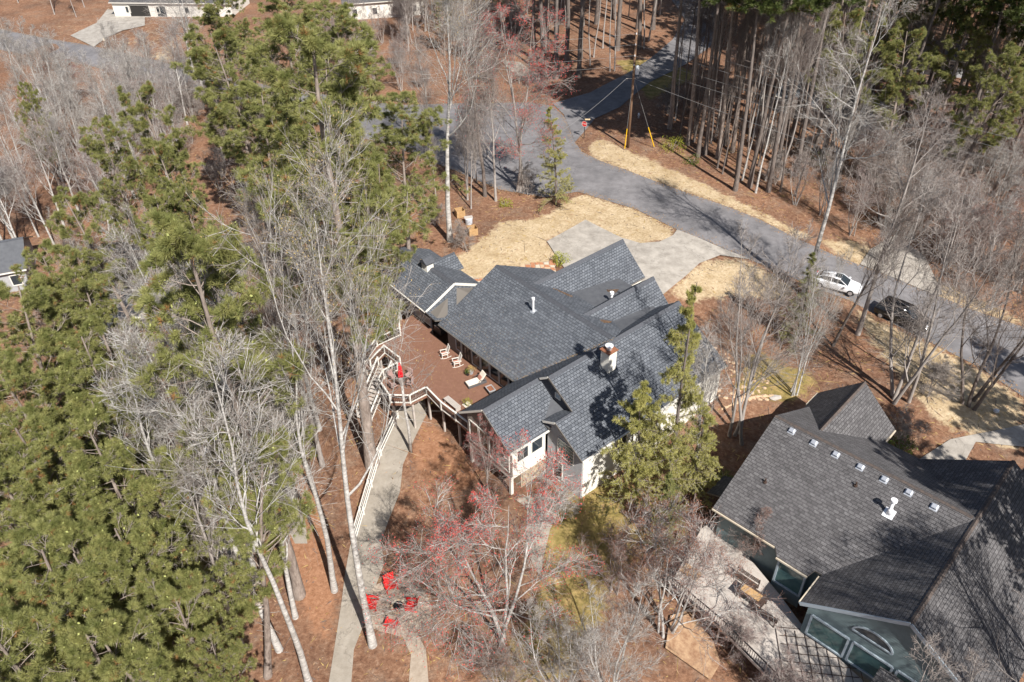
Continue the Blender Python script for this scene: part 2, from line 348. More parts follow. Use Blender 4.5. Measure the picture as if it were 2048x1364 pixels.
def ground_mat():
    m = bpy.data.materials.new('woodland_ground'); m.use_nodes = True; n = m.node_tree.nodes; L = m.node_tree.links; b = n['Principled BSDF']
    b.inputs['Roughness'].default_value = .95; b.inputs['Specular IOR Level'].default_value = .1
    tc = n.new('ShaderNodeTexCoord')
    def noise(sc, det=8, st=None, rough=.6):
        t = n.new('ShaderNodeTexNoise'); t.inputs['Scale'].default_value = sc; t.inputs['Detail'].default_value = det; t.inputs['Roughness'].default_value = rough
        if st:
            mp = n.new('ShaderNodeMapping'); mp.inputs['Scale'].default_value = st[:3]; mp.inputs['Rotation'].default_value = (0, 0, st[3]); L.new(tc.outputs['Object'], mp.inputs[0]); L.new(mp.outputs[0], t.inputs[0])
        else: L.new(tc.outputs['Object'], t.inputs[0])
        return t.outputs[0]
    def ramp(src, stops):
        c = n.new('ShaderNodeValToRGB'); e = c.color_ramp.elements
        while len(e) < len(stops): e.new(.5)
        for i, (p, k) in enumerate(stops): e[i].position = p; e[i].color = (*k, 1)
        L.new(src, c.inputs[0]); return c.outputs[0]
    def mix(f, a, bb, mode='MIX', fac=None):
        x = n.new('ShaderNodeMix'); x.data_type = 'RGBA'; x.blend_type = mode
        if fac is not None: x.inputs[0].default_value = fac
        else: L.new(f, x.inputs[0])
        L.new(a, x.inputs[6]); L.new(bb, x.inputs[7]); return x.outputs[2]
    straw = ramp(noise(2.6, 12, None, .78), [(.28, (.075, .046, .034)), (.43, (.185, .10, .065)), (.56, (.28, .165, .108)), (.72, (.46, .345, .26))])
    big = ramp(noise(.12, 5), [(.35, (.70, .68, .68)), (.65, (1.15, 1.08, 1.0))])
    straw = mix(None, straw, big, 'MULTIPLY', 1)
    tan = ramp(noise(6, 10, None, .8), [(.3, (.12, .095, .075)), (.55, (.29, .23, .175)), (.75, (.46, .38, .30))])
    pm = ramp(noise(.45, 9, None, .75), [(.50, (0, 0, 0)), (.64, (.42, .42, .42))]); straw = mix(pm, straw, tan)
    grass = ramp(noise(3.5, 10, None, .75), [(.28, (.30, .215, .13)), (.5, (.49, .39, .26)), (.72, (.64, .54, .39))])
    gb = ramp(noise(.5, 6), [(.3, (.78, .72, .62)), (.6, (1.05, 1.03, 1.0))]); grass = mix(None, grass, gb, 'MULTIPLY', 1)
    moss = ramp(noise(1.2, 10, None, .7), [(.3, (.12, .10, .03)), (.5, (.26, .20, .075)), (.7, (.42, .29, .13))])
    soil = ramp(noise(3, 10, None, .7), [(.28, (.20, .09, .045)), (.72, (.42, .23, .14))])
    def attr(k):
        a = n.new('ShaderNodeAttribute'); a.attribute_name = k; nz = noise(1.1, 9, None, .7)
        ad = n.new('ShaderNodeMath'); ad.operation = 'ADD'; ad.operation = 'MULTIPLY_ADD'; L.new(nz, ad.inputs[0]); ad.inputs[1].default_value = 2.0; L.new(a.outputs['Fac'], ad.inputs[2])
        r = n.new('ShaderNodeMapRange'); r.inputs[1].default_value = 1.3; r.inputs[2].default_value = 1.66; L.new(ad.outputs[0], r.inputs[0]); return r.outputs[0]
    c = mix(attr('soil'), straw, soil); c = mix(attr('moss'), c, moss); c = mix(attr('lawn'), c, grass)
    L.new(c, b.inputs['Base Color'])
    bp = n.new('ShaderNodeBump'); bp.inputs['Distance'].default_value = .10; L.new(noise(5, 8, None, .7), bp.inputs['Height']); L.new(bp.outputs[0], b.inputs['Normal'])
    return m
MT['ground'] = ground_mat()
me = fastmesh('ground', V, F, np.zeros(len(F)), ['ground'], True)
for k, a in (('lawn', A1), ('moss', A2), ('soil', A3)):
    at_ = me.attributes.new(k, 'FLOAT', 'POINT'); at_.data.foreach_set('value', a.ravel().astype(np.float32))
g = bpy.data.objects.new('ground', me); COL.objects.link(g); tag(g, 'red brown pine straw ground with dry tan lawns under the trees', 'ground', kind='structure')

def drape(name, pts, matk, dz=.06, edge=1.5, thick=0, label=None, world=False, kind='structure', cat=None, parent=None):
    poly = pts if world else gpoly(pts)
    bm = bmesh.new(); vs = [bm.verts.new((x, y, 0)) for x, y in poly]; bm.faces.new(vs)
    bmesh.ops.triangulate(bm, faces=bm.faces)
    # cut by grid lines so the sheet follows the ground
    x0, x1 = min(p[0] for p in poly), max(p[0] for p in poly); y0, y1 = min(p[1] for p in poly), max(p[1] for p in poly)
    for ax, a, b in ((0, x0, x1), (1, y0, y1)):
        k = a+edge
        while k < b:
            co_ = (k, 0, 0) if ax == 0 else (0, k, 0); no = (1, 0, 0) if ax == 0 else (0, 1, 0)
            bmesh.ops.bisect_plane(bm, geom=bm.verts[:]+bm.edges[:]+bm.faces[:], plane_co=co_, plane_no=no, dist=1e-4); k += edge
    c = np.array([v.co[:] for v in bm.verts]); z = T(c[:, 0], c[:, 1])+dz
    for v, zz in zip(bm.verts, z): v.co.z = zz
    bmesh.ops.recalc_face_normals(bm, faces=bm.faces)
    if sum(f.normal.z for f in bm.faces) < 0: bmesh.ops.reverse_faces(bm, faces=bm.faces)
    if thick:
        r_ = bmesh.ops.extrude_face_region(bm, geom=bm.faces[:])
        for v in [e for e in r_['geom'] if isinstance(e, bmesh.types.BMVert)]: v.co.z += thick
    me_ = bpy.data.meshes.new(name); bm.to_mesh(me_); bm.free(); me_.materials.append(MT[matk])
    o = bpy.data.objects.new(name, me_); COL.objects.link(o); o.parent = parent
    return tag(o, label, cat, kind=kind)

street_far = [(-60,50),(0,58),(100,78),(300,118),(500,165),(700,198),(800,210),(920,207),(1060,205),(1105,212),(1130,235),(1150,285),(1165,305),(1200,322),(1290,355),(1400,395),(1520,440),(1600,480),(1690,520),(1800,560),(1870,590),(1950,622),(2048,655),(2110,680)]
street_near = [(2110,830),(2048,795),(1960,735),(1870,690),(1800,655),(1703,603),(1625,574),(1500,520),(1356,461),(1270,418),(1155,384),(1090,395),(1000,380),(880,330),(780,290),(600,238),(330,172),(150,125),(0,100),(-60,90)]
drape('street', street_far+street_near, 'asphalt', .05, 1.2, label='grey asphalt street running past the front of the house')
drape('side_road', [(1105,208),(1180,186),(1250,150),(1300,118),(1345,80),(1370,40),(1330,-20),(1450,-20),(1445,40),(1420,95),(1370,130),(1300,165),(1240,215),(1190,238),(1150,285),(1128,230)], 'asphalt', .09, 1.2, label='shaded asphalt side road climbing into the wood')
drape('driveway', [(1094,484),(1171,441),(1243,477),(1281,488),(1319,485),(1346,472),(1354,461),(1430,492),(1500,520),(1440,512),(1399,528),(1372,553),(1327,590),(1240,640),(1130,540)], 'concrete', .13, 1.2, label='pale concrete driveway and parking pad in front of the house')
drape('driveway', [(1740,500),(1790,470),(1850,515),(1885,590),(1870,592),(1800,562),(1720,530)], 'concrete', .11, 1.2, label='pale concrete apron across the street from the parked cars')
drape('driveway', [(141,72),(193,47),(215,20),(290,20),(290,52),(245,62),(215,75),(188,95)], 'concrete', .12, 1.2, label='pale driveway in front of the white house at upper left')
drape('driveway', [(1830,925),(1900,880),(2000,860),(2048,850),(2100,850),(2100,900),(1951,885),(1929,925)], 'concrete', .1, 1.2, label='shaded concrete drive behind the grey neighbouring house')
drape('path', [(790,800),(775,860),(750,945),(718,1040),(700,1095),(690,1150),(684,1200),(670,1290),(652,1400),(700,1400),(708,1300),(735,1230),(745,1190),(768,1130),(762,1085),(778,1040),(800,985),(806,930),(828,880),(853,830),(850,800)], 'path', .06, 1, label='concrete path winding down from the deck through the back yard')
drape('path', [(520,770),(500,860),(520,900),(550,970),(572,1050),(590,1088),(615,1088),(612,1050),(592,985),(566,900),(552,830)], 'path', .06, 1, label='narrow concrete path between the pale trunks left of the deck')
drape('path', [(385,1110),(440,1062),(480,1100),(528,1165),(500,1195),(450,1170),(400,1150)], 'path', .06, 1, label='short stretch of concrete path beside the big pine at lower left')
drape('path', [(735,612),(745,600),(760,618),(770,662),(755,680),(748,665),(738,640)], 'path', .06, 1, label='small tan path disappearing below the deck corner')
drape('path', [(1085,985),(1130,1000),(1100,1060),(1080,1150),(1050,1100),(1060,1020),(1030,1000)], 'path', .06, 1, label='grey gravel path at the foot of the rear wing')
drape('path', [(1000,120),(1040,125),(1095,165),(1080,172),(1030,150)], 'path', .08, 1, label='tan footpath crossing the verge beyond the street')
drape('path', [(800,1262),(835,1268),(852,1300),(860,1400),(815,1400),(822,1310)], 'mortar', .05, 1, label='short tan gravel path leading from the fire pit to the bottom edge')
drape('fire_pit_terrace', [(795+68*math.cos(a_)*(1+.07*math.sin(3*a_)), 1215+58*math.sin(a_)*(1+.06*math.cos(5*a_))) for a_ in np.linspace(0, 2*math.pi, 22)[:-1]], 'mortar', .08, 1, label='tan gravel terrace under the four red garden chairs')

# ---------------------------------------------------------------- roof helper
def roof(name, pts, parent, mk='roof', th=.14, fascia='eave', label=None):
    pts = [Vector(p) for p in pts]; nrm = Vector((0, 0, 0))
    for i in range(1, len(pts)-1): nrm += (pts[i]-pts[0]).cross(pts[i+1]-pts[0])
    nrm.normalize()
    if nrm.z < 0: pts = pts[::-1]; nrm = -nrm
    u = Vector((0, 0, 1)).cross(nrm)
    u = u.normalized() if u.length > 1e-3 else Vector((1, 0, 0)); v = nrm.cross(u)
    n = len(pts); me_ = bpy.data.meshes.new(name); vs = [tuple(p) for p in pts]+[tuple(p-Vector((0, 0, th))) for p in pts]
    fs = [tuple(range(n)), tuple(range(2*n-1, n-1, -1))]+[(i, n+i, n+(i+1) % n, (i+1) % n) for i in range(n)]
    me_.from_pydata(vs, [], fs); uvl = me_.uv_layers.new(name='uv')
    for lp in me_.loops:
        p = Vector(vs[lp.vertex_index]); uvl.data[lp.index].uv = (p.dot(u)+100, p.dot(v)+100)
    me_.materials.append(MT[mk]); me_.materials.append(MT[fascia])
    for p in me_.polygons: p.material_index = 0 if p.index == 0 else 1
    bm = bmesh.new(); bm.from_mesh(me_); bmesh.ops.recalc_face_normals(bm, faces=bm.faces); bm.to_mesh(me_); bm.free()
    o = bpy.data.objects.new(name, me_); COL.objects.link(o); o.parent = parent; return o
def ridge_cap(p, q, parent, mk='ridge', w=.27, s1=.5, s2=.5):
    "folded cap running over a ridge from p to q"
    p = Vector(p); q = Vector(q); d = (q-p).normalized(); a = d.cross(Vector((0, 0, 1))).normalized(); b = MB()
    L_ = (q-p).length; k = max(2, int(L_/.33))
    for i in range(k):
        x0 = p+d*(L_*i/k); x1 = p+d*(L_*(i+1)/k); h0 = Vector((0, 0, .035)); h1 = Vector((0, 0, .06))
        for sg, sl_ in ((1, s1), (-1, s2)):
            o_ = a*sg*w-Vector((0, 0, w*sl_))
            b.face([x0+h0, x1+h1, x1+h1+o_, x0+h0+o_])
            b.face([x1+h1, x1+h0, x1+h0+o_, x1+h1+o_])
    return b.build('ridge_cap', mk, parent)
def wallpoly(poly, off, mk, parent, name='wall', label=None):
    return tag(MB().ext(poly, off).build(name, mk, parent), label)
def window(parent, p, ax, w, h, n_, mull=0, fr='white', gl='glass', t=.07, name='window', bars=0):
    "window in a wall: p lower corner (local), ax unit vector along the wall, n_ outward normal"
    p = Vector(p); ax = Vector(ax); n_ = Vector(n_); z = Vector((0, 0, 1)); o = n_*.03; b = MB()
    c = [p, p+ax*w, p+ax*w+z*h, p+z*h]
    for i in range(4): b.bar(c[i]+o, c[(i+1) % 4]+o, t, t, upv=tuple(n_))
    for k in range(mull):
        s_ = w*(k+1)/(mull+1); b.bar(p+ax*s_+o, p+ax*s_+z*h+o, t*.8, t*.8, upv=tuple(n_))
    for k in range(bars):
        s_ = h*(k+1)/(bars+1); b.bar(p+z*s_+o, p+ax*w+z*s_+o, t*.5, t*.5, upv=tuple(n_))
    f = b.build(name, fr, parent)
    MB().ext([tuple(x+n_*.004) for x in c], tuple(n_*.016)).build('pane', gl, f)
    return f

# ================================================================ MAIN HOUSE
ya = math.radians(-50.216); Ax = np.array([math.cos(ya), math.sin(ya)]); Bx = np.array([-math.sin(ya), math.cos(ya)])
OA = at(882, 649, 2.6)[:2]
def la(x, y, z=0):
    p = at(x, y, z)[:2]-OA; return (float(p@Ax), float(p@Bx), z)
H = empty('house', (OA[0], OA[1], 0), ya, 'cream house with a new blue grey roof of many gables beside the brown deck', 'house')
kW = 0.765
rz_ = lambda a: 2.6+(a-10.66)*kW
# roofs
roof('roof', [(-.3, -.1, 2.55), (14.9, -.1, 2.55), (14.9, 7, 6), (-.3, 7, 6)], H)
roof('roof', [(-.3, 7, 6), (14.8, 7, 6), (14.8, 14, 2.6), (-.3, 14, 2.6)], H)
roof('roof', [(10.5, -5.9, rz_(10.5)), (13.6, -5.9, rz_(13.6)), (13.6, -.25, rz_(13.6)), (14.85, -.25, rz_(14.85)), (14.85, 7, rz_(14.85)), (10.5, 7, rz_(10.5))], H)
zf = rz_(13.6); roof('roof', [(13.6, -5.9, zf), (16.75, -5.9, 2.5), (16.75, 0, 2.5), (13.6, 0, zf)], H)
zE = rz_(14.85); kE = (zE-2.2)/(20.7-14.85); ze = lambda a: zE-(a-14.85)*kE
roof('roof', [(14.85, -.25, zE), (17.7, -.25, ze(17.7)), (17.7, -2.1, ze(17.7)), (20.7, -2.1, 2.2), (20.7, 15.4, 2.2), (14.85, 15.4, zE)], H)
roof('roof', [(17.7, -2.1, ze(17.7)+.005), (17.7, -.2, ze(17.7)+.005), (16.3, -.2, 3.3), (16.3, -2.1, 3.3)], H)
roof('roof', [(14.85, 7, zE), (14.85, 15.4, zE), (12.1, 15.4, zE-2.2), (12.1, 7, zE-2.2)], H)
roof('roof', [(10.4, 7.2, 5.5), (10.4, 17.1, 5.5), (12.6, 17.1, 3.4), (12.6, 7.2, 3.4)], H)
roof('roof', [(10.4, 7.2, 5.5), (10.4, 17.1, 5.5), (7.4, 17.1, 2.75), (7.4, 7.2, 2.75)], H)
roof('roof', [(3.8, 7.2, 5.5), (3.8, 20, 5.5), (7.1, 20, 2.6), (7.1, 7.2, 2.6)], H)
roof('roof', [(3.8, 7.2, 5.5), (3.8, 20, 5.5), (.5, 20, 2.6), (.5, 7.2, 2.6)], H)
roof('roof_cricket', [(5.6, 11.2, 3.95), (8.75, 11.2, 3.95), (8.1, 17.0, 3.35), (6.25, 17.0, 3.35)], H, 'flat')
roof('roof_cricket', [(11.7, 8.3, 4.6), (13.9, 8.3, 5.0), (12.7, 15.3, 3.9), (12.0, 15.3, 3.9)], H, 'flat')
roof('roof_cricket', [(15.0, -.12, 3.75), (17.0, -.12, 3.35), (16.9, -2.0, 2.85), (16.1, -2.0, 2.9)], H, 'flat')
ridge_cap((-.3, 7, 6), (14.6, 7, 6), H); ridge_cap((13.6, -5.9, zf), (13.6, -.25, zf), H, s1=.7, s2=.7)
ridge_cap((14.85, -.25, zE), (14.85, 15.4, zE), H, s1=.7, s2=.7); ridge_cap((10.4, 7.6, 5.5), (10.4, 17.1, 5.5), H, s1=.9, s2=.9)
ridge_cap((3.8, 8, 5.5), (3.8, 20, 5.5), H, s1=.9, s2=.9); ridge_cap((17.7, -2.1, ze(17.7)), (17.7, -.25, ze(17.7)), H, w=.12)
# leaf debris lying in the valleys
for pts in ([la(1106,582,4.0), la(1115,581,4.0), la(1146,588,3.95), la(1144,594,3.95), la(1130,590,3.95)],
            [la(1212,577,3.7), la(1238,575,3.5), la(1232,583,3.5), la(1216,581,3.6)], [la(1168,613,4.1), la(1176,612,4.1), la(1175,618,4.1), la(1169,619,4.1)],
            [la(1192,600,4.0), la(1202,598,4.0), la(1200,604,4.0), la(1194,604,4.0)], [la(1198,645,4.6), la(1224,638,4.5), la(1220,646,4.5), la(1205,652,4.6)]):
    pass
# walls
w = wallpoly
w([(.3, .45, -2.6), (10.95, .45, -2.6), (10.95, .45, 2.62), (.3, .45, 2.62)], (0, .15, 0), 'taupe', H, label='taupe board wall along the deck')
w([(.3, .61, -2.6), (.3, 13.4, -1.5), (.3, 13.4, 2.7), (.3, 7, 5.7), (.3, .61, 2.65)], (.15, 0, 0), 'cream', H)
w([(11, -5.5, -.7), (16.4, -5.5, -.7), (16.4, -5.5, 2.55), (13.6, -5.5, zf-.25), (11, -5.5, 2.6)], (0, .15, 0), 'taupe', H, label='rear gable wall of the sun room with tall panes')
w([(16.4, -5.34, -.7), (16.4, -1.9, -.7), (16.4, -1.9, 2.6), (16.4, -5.34, 2.6)], (-.15, 0, 0), 'cream', H, label='white side wall of the sun room')
w([(11, -5.34, -.7), (11, .4, -.7), (11, .4, 2.65), (11, -5.34, 2.65)], (.15, 0, 0), 'cream', H)
MB().box(11, 16.4, -5.5, 0, -.95, -.704).build('floor_band', 'white', H)
w([(11.4, -4.4, -3.4), (16.3, -4.4, -3.4), (16.3, -4.4, -.96), (11.4, -4.4, -.96)], (0, .15, 0), 'brick', H, label='beige stone wall below the sun room')
w([(16.3, -4.2, -3.4), (16.3, 0, -3.4), (16.3, 0, -.96), (16.3, -4.2, -.96)], (-.15, 0, 0), 'brick', H, label='beige stone side wall below the sun room')
for a_, b_ in ((11.15, -5.35), (16.2, -5.35)): MB().bar((a_, b_, -3.4), (a_, b_, -.95), .25).build('post', 'white', H)
w([(16.5, -1.75, -3), (20.4, -1.75, -3), (20.4, -1.75, 2.3), (17.7, -1.75, ze(17.7)-.2), (16.5, -1.75, 3.3)], (0, .15, 0), 'greyside', H, label='grey sided rear wall of the east wing')
w([(20.4, -1.59, -3), (20.4, 15.2, -3), (20.4, 15.2, 2.35), (20.4, -1.59, 2.35)], (-.15, 0, 0), 'cream', H, label='sunlit white wall of the east wing')
w([(13.7, -.1, 4.4), (17.6, -.1, 3.0), (17.6, -.1, ze(17.6)-.17), (14.85, -.1, zE-.17), (13.7, -.1, 4.75)], (0, .1, 0), 'charcoal', H, label='charcoal gable wall above the sun room roof')
for a0, a1, ar, b_, zr in ((.7, 6.9, 3.8, 19.7, 5.25), (7.6, 12.4, 10.4, 16.8, 5.25)):
    w([(a0, b_, -1), (a1, b_, -1), (a1, b_, 2.6), (ar, b_, zr), (a0, b_, 2.6)], (0, -.15, 0), 'cream', H)
w([(6.9, 14, -1), (6.9, 19.5, -1), (6.9, 19.5, 2.6), (6.9, 14, 2.6)], (-.15, 0, 0), 'cream', H); w([(.7, 13.6, -1), (.7, 19.5, -1), (.7, 19.5, 2.6), (.7, 13.6, 2.6)], (.15, 0, 0), 'cream', H)
w([(12.6, 15, -1), (20.2, 15, -1), (20.2, 15, 2.3), (14.85, 15, zE-.25), (12.6, 15, 4)], (0, .15, 0), 'cream', H); w([(12.4, 15.2, -1), (12.4, 16.6, -1), (12.4, 16.6, 3.4), (12.4, 15.2, 3.4)], (-.15, 0, 0), 'cream', H)
# white rake boards
for p, q in (((10.45, -5.93, 2.42), (13.6, -5.93, zf-.06)), ((13.6, -5.93, zf-.06), (16.8, -5.93, 2.42)), ((16.3, -2.13, 3.22), (17.7, -2.13, ze(17.7)-.07)),
             ((17.7, -2.13, ze(17.7)-.07), (20.75, -2.13, 2.1)), ((14.85, -.28, zE-.07), (17.7, -.28, ze(17.7)-.07)), ((13.9, -.28, rz_(13.9)-.05), (14.85, -.28, zE-.07))):
    MB().bar(p, q, .05, .17, upv=(0, 0, 1)).build('rake_board', 'white' if q[2] > p[2] else 'eave', H)
MB().bar((-.3, -.14, 2.46), (10.4, -.14, 2.46), .07).build('gutter', 'eave', H)
for p, q in (((16.8, -5.9, 2.42), (16.8, -.3, 2.42)), ((20.78, -2.1, 2.1), (20.78, 15.4, 2.1))):
    MB().bar(p, q, .12, .12).build('gutter', 'white', H)
# rear wall windows and door along the deck
for i in range(5): window(H, (4.0+i*1.3, .45, .2), (1, 0, 0), 1.16, 2.15, (0, -1, 0), fr='frame', bars=0)
dr = window(H, (2.7, .45, .03), (1, 0, 0), .95, 2.1, (0, -1, 0), fr='brownfur', name='door', mull=1)
window(H, (1.6, .45, .5), (1, 0, 0), .8, 1.3, (0, -1, 0), fr='frame')
for i in range(4): window(H, (11.25+i*1.27, -5.5, -.2), (1, 0, 0), 1.15, 2.2, (0, -1, 0), fr='white', t=.1)
for b_ in (-4.9, -3.4): window(H, (16.4, b_, .6), (0, 1, 0), 1.15, 1.55, (1, 0, 0), fr='white')
window(H, (17.75, -1.75, .6), (1, 0, 0), 1.75, 1.7, (0, -1, 0), mull=1, gl='glass2', bars=4)
window(H, (17.3, -1.75, -2.4), (1, 0, 0), 1.0, 2.1, (0, -1, 0), name='door')
window(H, (15.6, -.1, 4.15), (1, 0, 0), .55, .5, (0, -1, 0), gl='frameblue')
for b_ in (2, 6, 10): window(H, (20.4, b_, .2), (0, 1, 0), 1.2, 1.5, (1, 0, 0))
# chimney
ch = MB().box(15.85, 16.75, 4.55, 5.45, 3.8, 6.6).build('chimney', 'cream', H)
MB().box(15.76, 16.84, 4.46, 5.54, 6.602, 6.68).build('chimney_cap', 'rust', ch)
MB().tube([(16.3, 5, 6.685), (16.3, 5, 6.95)], .24, 14).build('flue', 'metal', ch); MB().tube([(16.3, 5, 7.0), (16.3, 5, 7.06)], .33, 14).build('flue_lid', 'wmetal', ch)
# vent pipes
def plane_hit(x, y, z0, k, b0=0):
    z = z0
    for _ in range(30): z = .5*z+.5*(z0+k*(la(x, y, z)[1]-b0))
    return la(x, y, z)
p = plane_hit(1066.5, 622.7, 2.6, .486)
vp_ = MB().tube([(p[0], p[1], p[2]-.1), (p[0], p[1], p[2]+1.25)], .09, 10).tube([(p[0], p[1], p[2]+1.25), (p[0], p[1], p[2]+1.45)], .15, 10).build('vent_pipe', 'wmetal', H)
MB().box(p[0]-.22, p[0]+.22, p[1]-.25, p[1]+.25, -.02, .02, R=Matrix.Translation((0, 0, p[2]+.03)) @ Matrix.Translation((p[0], p[1], 0)) @ Matrix.Rotation(math.atan(.486), 4, 'X') @ Matrix.Translation((-p[0], -p[1], 0))).build('flashing', 'metal', vp_)
p = la(1224, 586, 4.7); MB().tube([(p[0], p[1], 3.6), (p[0], p[1], 4.6)], .12, 10).tube([(p[0], p[1], 4.6), (p[0], p[1], 4.8)], .2, 10).build('vent_pipe', 'wmetal', H)
# screened porch joined to the house
roof('porch_roof', [(-12, .6, 2.35), (-2.9, .35, 2.35), (-2.9, 3.85, 4.0), (-12, 3.95, 4.0)], H)
roof('porch_roof', [(-12, 3.95, 4.0), (-2.9, 3.85, 4.0), (-2.9, 7.2, 2.4), (-12, 7.3, 2.4)], H)
roof('porch_roof', [(-7.9, 4, 3.7), (-7.9, 7.6, 3.7), (-9.3, 7.6, 2.6), (-9.3, 4, 2.6)], H); roof('porch_roof', [(-7.9, 4, 3.7), (-7.9, 7.6, 3.7), (-6.4, 7.6, 2.6), (-6.4, 4, 2.6)], H)
ridge_cap((-12, 3.95, 4.0), (-2.9, 3.85, 4.0), H); ridge_cap((-7.9, 5, 3.7), (-7.9, 7.6, 3.7), H, w=.12)
roof('porch_roof', [(-3.3, .3, 2.33), (-1.2, .15, 2.33), (-.2, 1.6, 2.33), (-3.0, 3.85, 3.75)], H); roof('porch_roof', [(-.2, 1.6, 2.33), (-.2, 6.0, 2.33), (-3.0, 6.9, 2.4), (-3.0, 3.85, 3.75)], H)
MB().ext([(-3.1, .9, 2.4), (-3.1, 6.8, 2.4), (-3.1, 3.85, 3.75)], (-.1, 0, 0)).build('porch_gable', 'charcoal', H)
for q in ((-2.87, .3, 2.3), (-2.87, 7.25, 2.32)): MB().bar((-2.87, 3.85, 3.96), q, .06, .26).build('rake_board', 'white', H)
MB().bar((-12, .52, 2.24), (-3, .27, 2.24), .1, .1).build('gutter', 'white', H)
for a_ in np.linspace(-11.7, -3.2, 7): MB().bar((a_, 1.0, -2.2), (a_, 1.0, 2.2), .14).build('porch_post', 'greyside', H)
MB().box(-11.8, -2.6, 1.05, 6.8, -.22, -.02).build('porch_floor', 'deck', H)
MB().ext([(-11.7, 6.7, -2), (-.5, 6.7, -1), (-.5, 6.7, 2.3), (-11.7, 6.7, 2.3)], (0, .1, 0)).build('porch_wall', 'greyside', H)
MB().ext([(-3.1, 1.9, 0), (-.3, 1.9, 0), (-.3, 1.9, 2.2), (-3.1, 1.9, 2.2)], (0, .1, 0)).build('porch_wall', 'cream', H)
pr = MB(); pr.bar((-11.7, 1.0, .95), (-3.2, 1.0, .95), .08)
pr.bar((-11.7, 1.0, .12), (-3.2, 1.0, .12), .07)
for a_ in np.arange(-11.6, -3.2, .16): pr.bar((a_, 1.0, .12), (a_, 1.0, .95), .04)
tag(pr.build('porch_balusters', 'white', H), kind='stuff')
p = la(855, 530, 4.2); cu = MB().box(p[0]-.45, p[0]+.45, p[1]-.4, p[1]+.4, 3.5, 4.55).build('cupola', 'cream', H)
MB().slab([(p[0]-.6, p[1]-.55), (p[0]+.6, p[1]-.55), (p[0]+.6, p[1]+.55), (p[0]-.6, p[1]+.55)], 4.555, 4.66).ext([(p[0]-.6, p[1]-.55, 4.665), (p[0]+.6, p[1]-.55, 4.665), (p[0], p[1]-.55, 5.1)], (0, 1.1, 0)).build('cupola_roof', 'ridge', cu)

# ================================================================ DECK
D = empty('deck', (OA[0], OA[1], 0), ya, 'brown board deck with white railings along the back of the house', 'deck')
def l2(x, y): return la(x, y, 0)[:2]
octo = [l2(796,741), l2(768,757), l2(759,774), l2(781,806), l2(821,807), l2(854,790)]
poly = [(-2.2, .43), (.2, .43), (10.9, .43), (10.9, -5.2), (6.7, -5.2)]+octo[::-1]+[l2(801,734), l2(769,707), l2(741,736), l2(727,731), l2(754,693), l2(801,672), l2(799,645), (-6.2, .9), (-3.1, .9)]
MB().slab(poly, -.28, 0, 0, 0).build('deck_floor', 'deck', D)
for p in octo+[l2(727,731), l2(754,693), l2(801,672), (6.7, -5.1), (9.0, -5.1), (10.7, -5.1), (2, -2.5), (6, -2)]:
    MB().bar((p[0]*.99, p[1]*.97, -4), (p[0]*.99, p[1]*.97, -.285), .16).build('deck_post', 'greywood', D)
def rail(pts, parent, z0=0, h=.95, first=True):
    for i in range(len(pts)-1):
        p = Vector((*pts[i][:2], (pts[i][2] if len(pts[i]) > 2 else z0))); q = Vector((*pts[i+1][:2], (pts[i+1][2] if len(pts[i+1]) > 2 else z0)))
        MB().bar(p+Vector((0, 0, h)), q+Vector((0, 0, h)), .14, .06).build('top_rail', 'white', parent)
        MB().bar(p+Vector((0, 0, .1)), q+Vector((0, 0, .1)), .09, .08).build('bottom_rail', 'white', parent)
        n_ = max(1, int((q-p).length/.15)); b = MB()
        for k in range(1, n_): x = p.lerp(q, k/n_); b.bar(x+Vector((0, 0, .1)), x+Vector((0, 0, h)), .035)
        if n_ > 1: tag(b.build('balusters', 'brownfur', parent), kind='stuff')
    for k, p in enumerate(pts):
        z = p[2] if len(p) > 2 else z0
        MB().bar((p[0], p[1], z), (p[0], p[1], z+h+.07), .13).build('rail_post', 'white', parent)
rail([l2(799,640), l2(801,671), l2(754.5,692.5), l2(727.5,730)], D)
rail([l2(742,736), l2(770,707), l2(801,731)], D)
rail(octo[:3], D); rail(octo[2:], D)
rail([octo[-1], l2(883,820), l2(912,842), l2(938,862)], D)
# stairs in the stairwell
p0 = Vector((*l2(771,735), 0)); sdn = (Vector((*l2(735,775), 0))-p0).normalized(); sw = Vector((-sdn.y, sdn.x, 0))*.7
for k in range(14):
    c = p0+sdn*(.3*k)-Vector((0, 0, .2*(k+1))); MB().ext([c-sw, c+sw, c+sw+sdn*.3, c-sw+sdn*.3], (0, 0, -.05)).build('stair_tread', 'greywood', D)
e0 = p0; e1 = p0+sdn*4.2-Vector((0, 0, 2.8))
for s_ in (-1.05, 1.05):
    rail([tuple(e0+sw*s_), tuple(e1+sw*s_)], D)

def here(x, y, z=0): p = at(x, y, z); return (float(p[0]), float(p[1]), z)
